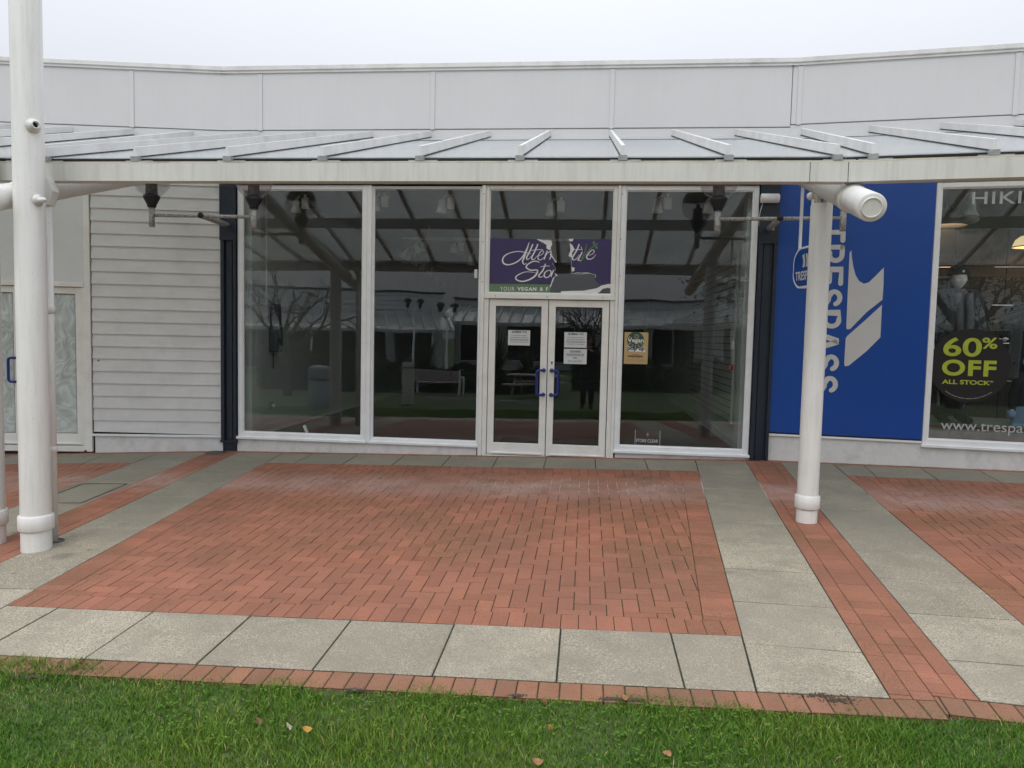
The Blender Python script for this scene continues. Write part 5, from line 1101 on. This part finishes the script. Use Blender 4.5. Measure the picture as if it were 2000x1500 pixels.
# beanie mannequin
t=mann(RR,1872,545,.62,.576,1.72,'standing white mannequin with dark bobble beanie and open grey jacket',R(6)); h_=1.66
zh=RR.unp(1872,545,.62)[1]; h_=(zh-.576)/.93
figure(t,h_,armD,mann_m); head(t,(0,-.012,.925*h_),.125*h_,mann_m)
coat(t,h_,.46,.845,.125,.105,jacket_m,'jacket',armD); coat(t,h_,.60,.865,.088,.075,mat('pale_grey_fleece',(.13,.14,.15),.9),'fleece',None,d=.98)
sc2=MB(); sc2.path([(-.035*h_,-.085*h_,.83*h_),(-.03*h_,-.115*h_,.70*h_),(-.028*h_,-.12*h_,.55*h_)],.022*h_,10); sc2.path([(.035*h_,-.085*h_,.83*h_),(.032*h_,-.115*h_,.70*h_),(.03*h_,-.12*h_,.52*h_)],.022*h_,10); part('scarf',sc2,MATS['pale_grey_fleece'],t)
be=MB().lathe([(.056*h_,-.01*h_),(.060*h_,.0),(.058*h_,.022*h_),(.046*h_,.042*h_),(.025*h_,.053*h_),(0,.056*h_)],(0,.0,.968*h_),n=28).lathe([(.059*h_,-.013*h_),(.065*h_,-.009*h_),(.064*h_,.012*h_),(.058*h_,.015*h_)],(0,0,.968*h_),n=28).sphere((0,0,1.03*h_),.016*h_,14,8,jit=.15)
be.path([(-.06*h_,0,.955*h_),(-.068*h_,-.01,.90*h_),(-.07*h_,-.01,.86*h_)],.007*h_,8).path([(.06*h_,0,.955*h_),(.066*h_,-.01,.90*h_)],.007*h_,8); part('beanie',be,blackjk_m,t)
part('beanie_label',MB().box(-.012,.012,-.068*h_,-.064*h_,.968*h_,.982*h_),spot_m,t)
coat(t,h_,.06,.50,.07,.115,blackjk_m,'trousers',None,d=.6)
for s_ in (-1,1):
    bt=MB().path([(s_*.06*h_,.01*h_,.10*h_),(s_*.06*h_,.0,.04*h_),(s_*.065*h_,-.05*h_,.026*h_),(s_*.07*h_,-.12*h_,.020*h_)],[.038*h_,.036*h_,.030*h_,.020*h_],14); part('boot',bt,blackjk_m,t)
    fingers(t,(s_*.15*h_,-.055*h_,.435*h_),(0,-.2,-1),h_,mann_m,s_)
# child mannequin
x,_=RR.unp(1996,700,.45)
t=thing('mannequin','small white child mannequin in dark top and pale blue coat with mint boots','mannequin',RR.W(x+.12,.42,.09),RR.ang-R(12),'mannequins in the right window')
t.location.z=.10; zh=RR.unp(1996,714,.45)[1]; h_=(zh-.10)/.92
figure(t,h_,armD,mann_m); head(t,(0,-.01,.925*h_),.17*h_,mann_m,turn=-.3)
hr=MB().sphere((0,.01,.955*h_),.082*h_,24,12,sc=(1,1.05,.85),jit=.02); part('hair',hr,mann_m,t)
coat(t,h_,.50,.85,.135,.115,blackjk_m,'dark_top',armD); coat(t,h_,.28,.58,.17,.13,bluejk_m,'coat',None,d=.8)
part('pocket_flap',MB().box(-.16*h_,-.04*h_,-.152*h_,-.12*h_,.37*h_,.40*h_,bev=.006),bluejk_m,t)
for s_ in (-1,1): part('boot',MB().path([(s_*.065*h_,.01*h_,.22*h_),(s_*.065*h_,.01*h_,.12*h_),(s_*.065*h_,0,.04*h_),(s_*.07*h_,-.05*h_,.028*h_),(s_*.072*h_,-.11*h_,.022*h_)],[.052*h_,.05*h_,.045*h_,.036*h_,.026*h_],16),mint_m,t)
for s_ in (-1,1): part('cuff',MB().tube((s_*.145*h_,-.02*h_,.50*h_),(s_*.152*h_,-.03*h_,.44*h_),.042*h_,n=14),bluejk_m,t)
# dark coated mannequin behind
x,_=RR.unp(2012,600,.95)
t=thing('mannequin','tall mannequin in a black coat with one white hand, behind the child','mannequin',RR.W(x+.02,.95,.576),RR.ang,'mannequins in the right window'); h_=1.72
arm3={-1:[(.16,-.02,.66),(.20,-.10,.60),(.205,-.13,.61)],1:[(.14,.01,.64),(.15,-.03,.50),(.15,-.05,.445)]}
figure(t,h_,arm3,mann_m); head(t,(0,-.01,.925*h_),.135*h_,mann_m); coat(t,h_,.42,.85,.13,.115,blackjk_m,'coat',arm3); coat(t,h_,.05,.48,.07,.115,blackjk_m,'trousers',None); fingers(t,(-.205*h_,-.13*h_,.61*h_),(-.2,-.9,.1),h_,mann_m,-1)
# photographer (seen mirrored in the right door)
g=gz(0,-.45); t=thing('person','person in dark jacket and trousers holding up a phone on the lawn','person',(.02,-.42,g),R(180)); h_=1.84
zc=(H-g)/h_
armP={-1:[(.15,-.08,.70),(.06,-.165,.80),(.035,-.185,.815)],1:[(.15,-.08,.70),(.06,-.165,.80),(.035,-.185,.815)]}
figure(t,h_,armP,skin_m); head(t,(0,-.01*h_,.925*h_),.135*h_,skin_m)
part('hair',MB().sphere((0,.012*h_,.945*h_),.066*h_,24,12,sc=(.85,1.02,.95),jit=.03),hair_m,t)
coat(t,h_,.46,.845,.115,.11,blackjk_m,'jacket',armP)
for s_ in (-1,1):
    part('trouser_leg',MB().path([(s_*.052*h_,0,.50*h_),(s_*.058*h_,-.01*h_,.28*h_),(s_*.06*h_,.012*h_,.05*h_)],[.062*h_,.046*h_,.035*h_],14),blackjk_m,t)
    part('shoe',MB().path([(s_*.062*h_,.03*h_,.02*h_),(s_*.066*h_,-.04*h_,.02*h_),(s_*.07*h_,-.11*h_,.014*h_)],[.026*h_,.028*h_,.018*h_],12),black_m,t); fingers(t,(s_*.03*h_,-.185*h_,.815*h_),(-s_*.7,-.2,.6),h_,skin_m,s_,1.2)
single('phone',MB().box(-.08,.08,-.006,.006,-.04,.04,bev=.005),black_m,'black phone held up sideways by the person on the lawn','phone',loc=(0,-.065,H-.02))
# ------------------------------------------------------------------ small things on the paving
def leaf(px,py,sz,m_,label,rx,ry,rz,dz=.02,wall=None):
    d=ray(px,py); t=(-SY*Y0-SX*X0-H+dz)/(d.z-SY*d.y-SX*d.x); p=(d.x*t,d.y*t,H+d.z*t)
    v=[];n=7
    for i in range(n+1):
        u=i/n; w_=.42*math.sin(math.pi*min(1,u*.97+.03))**.8*(1-.25*u); 
        for s_ in (-1,0,1): v.append(((u-.5)*sz,s_*w_*sz,(abs(s_)*.12+.18*(u-.5)**2*4*(1))*sz+random.uniform(-.02,.02)*sz))
    f=[]
    for i in range(n):
        for k in range(2): f.append((i*3+k,i*3+k+1,i*3+k+4,i*3+k+3))
    o=single('fallen_leaf',MB().add(v,f,0,True),m_,label,'leaf',loc=p,group='fallen autumn leaves',fix=False); o.rotation_euler=(rx,ry,rz); return o
leaf(560,875,.10,leafb_m,'curled brown leaf on the paving against the plinth of the left window',.5,-.5,.6)
leaf(503,1409,.045,leafb_m,'small brown leaf in the grass left of the pale leaf',.8,.6,1.2,.01)
leaf(561,1420,.05,leafp_m,'pale cream leaf standing in the grass',.9,.7,1.4,.01)
leaf(600,1426,.045,leafo_m,'orange yellow leaf in the grass right of the pale leaf',.3,.2,.2,.01)
leaf(1073,1424,.045,leafo_m,'orange leaf upright in the grass below the middle of the kerb',.7,.9,1.5,.01)
leaf(1061,1374,.055,leafb_m,'narrow brown leaf at the lawn edge by the kerb',.9,1.0,1.57,.01)
leaf(1219,1364,.045,leafb_m,'reddish brown leaf on the lawn edge in front of the slabs',.4,.2,.4,.01)
leaf(1050,1490,.05,leafb_m,'brown leaf cut by the bottom picture edge',.2,.1,.1,.01)
leaf(1302,1475,.05,leafb_m,'dark brown leaf low in the grass right of centre',.2,.1,.9,.01)
def onground(px,py):
    d=ray(px,py); t=(-SY*Y0-SX*X0-H)/(d.z-SY*d.y-SX*d.x); return (d.x*t,d.y*t,H+d.z*t)
p=onground(422,884); mc=MB().lathe([(.125,.002),(.125,.006),(.0,.006)],n=32); 
c=thing('drain_cover','round cast iron drain cover by the foot of the left dark column','drain cover',(p[0],p[1],gz(p[0],p[1]))); part('rim',MB().lathe([(.14,.001),(.14,.005),(.12,.005)],n=36),iron_m,c); part('lid',mc,iron_m,c)
#---- outline of inspection cover set in the left slabs
def ring(pts,w_,z_):
    mb=MB(); n=len(pts)
    for i in range(n):
        a=Vector(pts[i]); b=Vector(pts[(i+1)%n]); d=(b-a).normalized(); q=Vector((-d.y,d.x))*w_/2; P_=[a+q,a-q,b-q,b+q]; mb.add([(k.x,k.y,gz(k.x,k.y)+z_) for k in P_],[(0,1,2,3)])
    return mb
P4=[onground(200,946)[:2],onground(268,921)[:2],onground(318,921)[:2],onground(262,946)[:2]]
P4=[LS.P(-.74,1.30),LS.P(-.26,1.30),LS.P(-.26,2.1),LS.P(-.74,2.1)]
single('inspection_cover',ring(P4,.018,.003),dark_rubber,'thin dark rectangular cover outline in the slabs left of the brick band','cover')

# soil and thatch spilled on the kerb
mb=MB()
for px_2,py_2,rx_,ry_ in ((1600,1338,.19,.05),(1640,1348,.12,.05),(1235,1348,.13,.025),(1190,1345,.06,.02),(690,1328,.10,.03),(60,1302,.16,.05),(1010,1338,.05,.015)):
    q=onground(px_2,py_2+20)
    for k in range(150):
        a=random.uniform(0,6.28); r_=abs(random.gauss(0,.8)); x=q[0]+math.cos(a)*r_*rx_; y=q[1]+math.sin(a)*r_*ry_; s_=random.uniform(.002,.006)*(1.4-min(r_,1.2)); z=gz(x,y)+random.uniform(0,.004)*(1-min(1,r_))
        mb.add([(x-s_,y-s_*.7,z),(x+s_,y-s_,z),(x+s_*.8,y+s_,z),(x-s_,y+s_*.8,z),(x+s_*.1,y,z+s_*.8)],[(0,1,4),(1,2,4),(2,3,4),(3,0,4)])
o=part('spilled_soil',mb,mat('damp_soil',(.075,.06,.045),.95,noise=.4,nscale=40),None,fix=False); tag(o,'dark soil crumbs spilled over the brick kerb at the lawn edge','soil',kind='stuff')
# ------------------------------------------------------------------ the courtyard behind the camera (seen mirrored in the shop glass)
def leafclump(n,fn,sz,mb):
    for _ in range(n):
        c=Vector(fn()); a=Vector(RNG.normal(size=3)).normalized(); b=a.orthogonal().normalized(); s_=sz*random.uniform(.6,1.3)
        mb.add([c-a*s_,c+b*s_*.45,c+a*s_,c-b*s_*.45],[(0,1,2,3)])
def hedge(label,x0,x1,y,h,d,m_=foliage_m,n=5000):
    mb=MB(); zb=gz((x0+x1)/2,y)
    def fn():
        x=random.uniform(x0,x1); hh=h*(1+.12*math.sin(x*2.1)+.08*math.sin(x*5.3)); k=random.random()
        if k<.5: return (x,y+random.choice((-d,d))*random.uniform(.8,1.05),zb+random.uniform(0,hh))
        return (x,y+random.uniform(-d,d),zb+hh*random.uniform(.9,1.08))
    leafclump(n,fn,.09,mb); mb.box(x0+.05,x1-.05,y-d*.8,y+d*.8,zb-.1,zb+h*.86)
    return single('hedge',mb,m_,label,'hedge',fix=False)
hedge('dark clipped hedge mirrored behind the bench',-14,-2.2,-8.6,.95,.5,n=9000)
hedge('dark clipped hedge across the lawn mirrored in the right door',-1.6,11,-10.5,1.0,.5,n=8000)
mbs=MB(); leafclump(1800,lambda:(random.gauss(-11.5,1.5),random.gauss(-9.6,.4),gz(-11,-9)+random.uniform(.5,1.5)),.10,mbs); single('shrub',mbs,foliage2_m,'yellow green shrub rising behind the left hedge','shrub',fix=False)
def spiky(x,y,h,label):
    mb=MB(); 
    for i in range(90):
        a=random.uniform(0,6.28); l=h*random.uniform(.5,1); el=random.uniform(.5,1.4); p=Vector((0,0,h*.35)); d=Vector((math.cos(a)*math.cos(el),math.sin(a)*math.cos(el),math.sin(el))); q=Vector((-math.sin(a),math.cos(a),0))*.03; e=p+d*l-Vector((0,0,l*l*.25*(1-el/1.5))); m_=p+d*l*.5
        mb.add([p-q*.5,p+q*.5,m_+q,m_-q,e],[(0,1,2,3),(3,2,4)])
    t=thing('spiky_plant',label,'plant',(x,y,gz(x,y)),0,'spiky cordyline plants'); part('crown',mb,foliage_m,t,fix=False); part('trunk',MB().tube((0,0,0),(0,0,h*.4),.07,n=10),bark_m,t)
spiky(-7.6,-10.2,1.9,'spiky plant mirrored above the left half of the bench'); spiky(-4.6,-10.4,2.3,'taller spiky plant mirrored right of the bench'); spiky(-3.2,-9.8,1.6,'spiky plant mirrored beside the door')
# bench
def bench(x,y,rz,label,w_=1.75):
    t=thing('park_bench',label,'bench',(x,y,gz(x,y)),rz,'slatted courtyard benches')
    part('seat',MB().box(-w_/2,w_/2,-.05,.06,.43,.46).box(-w_/2,w_/2,.08,.19,.43,.46).box(-w_/2,w_/2,.21,.32,.43,.46),timber_m,t)
    b=MB()
    for k in range(4): b.box(-w_/2,w_/2,-.10-.02*k,-.075-.02*k,.52+k*.09,.595+k*.09)
    part('backrest',b,timber_m,t)
    for s_ in (-1,1):
        part('leg',MB().box(s_*w_/2-.03,s_*w_/2+.03,-.14,-.07,0,.90,bev=.01).box(s_*w_/2-.028,s_*w_/2+.028,.26,.32,0,.62,bev=.01).box(s_*w_/2-.03,s_*w_/2+.03,-.1,.34,.60,.64,bev=.01),frame_m,t)
    return t
bench(-5.9,-6.4,R(186),'slatted bench with white ends, its back mirrored in the second window'); bench(-12.5,-3.2,R(150),'far slatted bench mirrored at the left of the first window',1.5)
for o_ in bpy.data.objects:
    if o_.name.startswith('park_bench'): o_.rotation_euler.z+=R(0)
# bollard and litter bin
x,y=-4.9,-.55; t=thing('bollard','square grey light bollard with dark band on the lawn','bollard',(x,y,gz(x,y)),R(12)); part('post',MB().box(-.13,.13,-.13,.13,0,.98,bev=.01),mat('bollard_grey',(.55,.54,.48),.6),t); part('band',MB().box(-.12,.12,-.12,.12,.98,1.01),black_m,t); part('top',MB().box(-.13,.13,-.13,.13,1.01,1.14,bev=.01),MATS['bollard_grey'],t)
x,y=-6.75,.95; t=thing('litter_bin','round grey domed litter bin on the paving','litter bin',(x,y,gz(x,y))); part('bin_body',MB().lathe([(.29,0),(.30,.05),(.30,.72),(0,.72)],n=32),bin_m,t); part('bin_lid',MB().lathe([(.31,.72),(.315,.95),(.29,1.0),(.2,1.06),(0,1.09)],n=32),bin_m,t); part('band',MB().lathe([(.305,.70),(.318,.705),(.318,.725),(.305,.73)],n=32),black_m,t)
# ladder lying on the lawn
t=thing('ladder','aluminium ladder lying flat on the lawn','ladder',(-2.9,-1.2,gz(-2.9,-1.2)+.06),R(4))
for yy in (-.2,.2): part('rail',MB().box(-1.8,1.5,yy-.015,yy+.015,0,.07),galv_m,t)
rg=MB(); [rg.tube((-1.7+.28*k,-.2,.035),(-1.7+.28*k,.2,.035),.015,n=8) for k in range(12)]; part('rungs',rg,galv_m,t)
# picnic table
t=thing('picnic_table','dark timber picnic table mirrored in the left door','table',(-2.2,-5.4,gz(-2.2,-5.4)),R(8)); part('tabletop',MB().box(-.9,.9,-.35,.35,.70,.74),timber_m,t)
for s_ in (-1,1): part('bench_seat',MB().box(-.9,.9,s_*.62-.12,s_*.62+.12,.42,.46),timber_m,t); part('leg',MB().path([(s_*.6,-.6,0),(s_*.6,-.2,.72)],.04,6).path([(s_*.6,.6,0),(s_*.6,.2,.72)],.04,6).box(s_*.6-.02,s_*.6+.02,-.7,.7,.36,.42),timber_m,t)
# globe lamp clusters
def cluster(x,y,h,label):
    t=thing('street_lamp',label,'street lamp',(x,y,gz(x,y)),0,'globe cluster street lamps'); part('lamp_post',MB().lathe([(.09,0),(.08,1.2),(.055,1.25),(.05,h-.4),(0,h-.4)],n=18),frame_m,t)
    for k in range(4):
        a=k*math.pi/2+.4; q=Vector((math.cos(a)*.55,math.sin(a)*.55,h-.35)); 
        part('lamp_arm',MB().path([(0,0,h-.7),(q.x*.6,q.y*.6,h-.62),(q.x,q.y,h-.5),(q.x,q.y,h-.35)],.022,8),frame_m,t)
        g_=part('lamp_globe',MB().sphere(q+Vector((0,0,.3)),.22,24,12),GLG,t); part('lamp_hood',MB().lathe([(.222*math.cos(b_*math.pi/20),.222*math.sin(b_*math.pi/20)) for b_ in range(0,11)],q+Vector((0,0,.3)),n=24),black_m,g_); part('lamp_core',MB().lathe([(.05,-.05),(.09,.06),(.07,.2),(0,.24)],q,n=16),black_m,g_)
cluster(-12.4,-22.5,4.2,'nearer post of globe lamps mirrored in the second window'); cluster(-10.7,-23.5,4.0,'farther post of globe lamps mirrored in the second window'); 
# opposite terrace
def opp(label,o,ang,L,h,wallm,siding=False,canopy=True,name='building',win=True,cd=3.2):
    t=thing(name,label,'building',(o[0],o[1],gz(*o)),ang)
    part('wall',MB().box(0,L,0,6,-.6,h),wallm,t)
    part('roof',MB().box(-.1,L+.1,-.1,6.1,h,h+.12),roofdark_m,t)
    if siding:
        s_=MB()
        for k in range(int((h-2.4)/.3)): s_.add([(0,-.06,2.6+k*.3),(L,-.06,2.6+k*.3),(L,-.02,2.9+k*.3),(0,-.02,2.9+k*.3)],[(0,1,2,3)]); s_.box(0,L,-.06,-.001,2.6+k*.3,2.62+k*.3)
        part('siding',s_,siding_m,t)
    if win:
        n=int(L/3.2)
        for k in range(n):
            x0=.4+k*3.2; f=MB().box(x0,x0+.06,-.05,.03,.1,2.5).box(x0+2.7,x0+2.76,-.05,.03,.1,2.5).box(x0,x0+2.76,-.052,.03,2.44,2.5).box(x0,x0+2.76,-.052,.03,.1,.16)
            if k%2: f.box(x0+1.35,x0+1.41,-.05,.03,.16,2.44)
            w_=part('window',f,frame_m,t); part('pane',MB().box(x0+.06,x0+2.7,-.02,-.003,.16,2.44),mat('dark_pane',(.012,.015,.018),.08,noise=0),w_)
    if canopy:
        c=MB().box(-.2,L+.2,-cd-.1,-cd,2.45,2.62); part('fascia_beam',c,fascia_m,t)
        sh=MB().add([(-.2,-cd,2.64),(L+.2,-cd,2.64),(L+.2,-.1,3.7),(-.2,-.1,3.7),(-.2,-cd,2.62),(L+.2,-cd,2.62),(L+.2,-.1,3.68),(-.2,-.1,3.68)],[(0,1,2,3),(7,6,5,4),(0,4,5,1),(1,5,6,2),(2,6,7,3),(3,7,4,0)]); part('canopy_glazing',sh,GLR,t)
        k=0; x0=0
        while x0<L:
            r_=MB().add([(x0,-cd,2.65),(x0+.05,-cd,2.65),(x0+.05,-.1,3.71),(x0,-.1,3.71),(x0,-cd,2.80),(x0+.05,-cd,2.80),(x0+.05,-.1,3.86),(x0,-.1,3.86)],[(0,3,2,1),(4,5,6,7),(0,1,5,4),(1,2,6,5),(2,3,7,6),(3,0,4,7)]); part('canopy_rafter',r_,alu_m,t); x0+=.75
        x0=1
        while x0<L: part('canopy_post',MB().tube((x0,-cd+.3,-.4),(x0,-cd+.3,2.6),.09,n=14),pole_m,t); x0+=7.2
    return t
opp('long white terrace with glazed canopy on the far side of the courtyard',(14,-31),R(180)+R(-4),26,4.2,parapet_m)
opp('white rendered building with a grey sided upper wall at the far left of the courtyard',(-12,-27),R(180)+R(-28),17,4.9,panel_m,siding=True,cd=2.6)
opp('pale building with a shallow roof on the left side of the courtyard',(-19,-14),R(180)+R(-62),12,4.6,panel_m,canopy=False)
opp('plain white side terrace with canopy on the right of the courtyard',(17,-8),R(180)+R(52),20,4.8,parapet_m)
# trees
def branch(mb,p,d,l,r,dep,tips):
    n=4; pts=[p]; q=p.copy(); dd=d.copy()
    for i in range(n): dd=(dd+Vector(RNG.normal(size=3))*.13).normalized(); q=q+dd*l/n; pts.append(q.copy())
    mb.path(pts,[r*(1-.45*i/n) for i in range(n+1)],6)
    tips.append(q.copy())
    if dep>0:
        for k in range(3 if dep>1 else 3):
            nd=(dd+Vector(RNG.normal(size=3))*.55+Vector((0,0,.12))).normalized(); branch(mb,pts[random.choice((2,3,4))],nd,l*random.uniform(.6,.8),r*.55,dep-1,tips)
def tree(x,y,h,label,leafy,dep=4,n=14):
    t=thing('tree',label,'tree',(x,y,gz(x,y)),0,None); mb=MB(); tips=[]
    mb.path([(0,0,-.1),(.05,0,h*.18),(0,.05,h*.34)],[h*.028,h*.022,h*.018],10)
    for k in range(5): a=k*1.26+random.uniform(-.3,.3); branch(mb,Vector((0,.03,h*(.22+.03*k))),Vector((math.cos(a)*.7,math.sin(a)*.7,.75)).normalized(),h*.28,h*.013,dep-1,tips)
    part('trunk',mb,bark_m,t,fix=False)
    if leafy:
        lb=MB()
        for p in tips:
            leafclump(n,lambda:p+Vector(RNG.normal(size=3))*h*.045,.075,lb)
        part('crown',lb,foliage_m,t,fix=False)
tree(-10.5,-4.2,5.6,'bare branching tree mirrored in the first window',False,4)
tree(6.2,-7.5,8.5,'dense leafy tree mirrored in the right hand window',True,4,16)
tree(9.8,-9.0,9.0,'tall leafy tree at the right of the courtyard',True,4,14)
tree(-1.2,-13,5.0,'small bare tree mirrored above the doors',False,4)
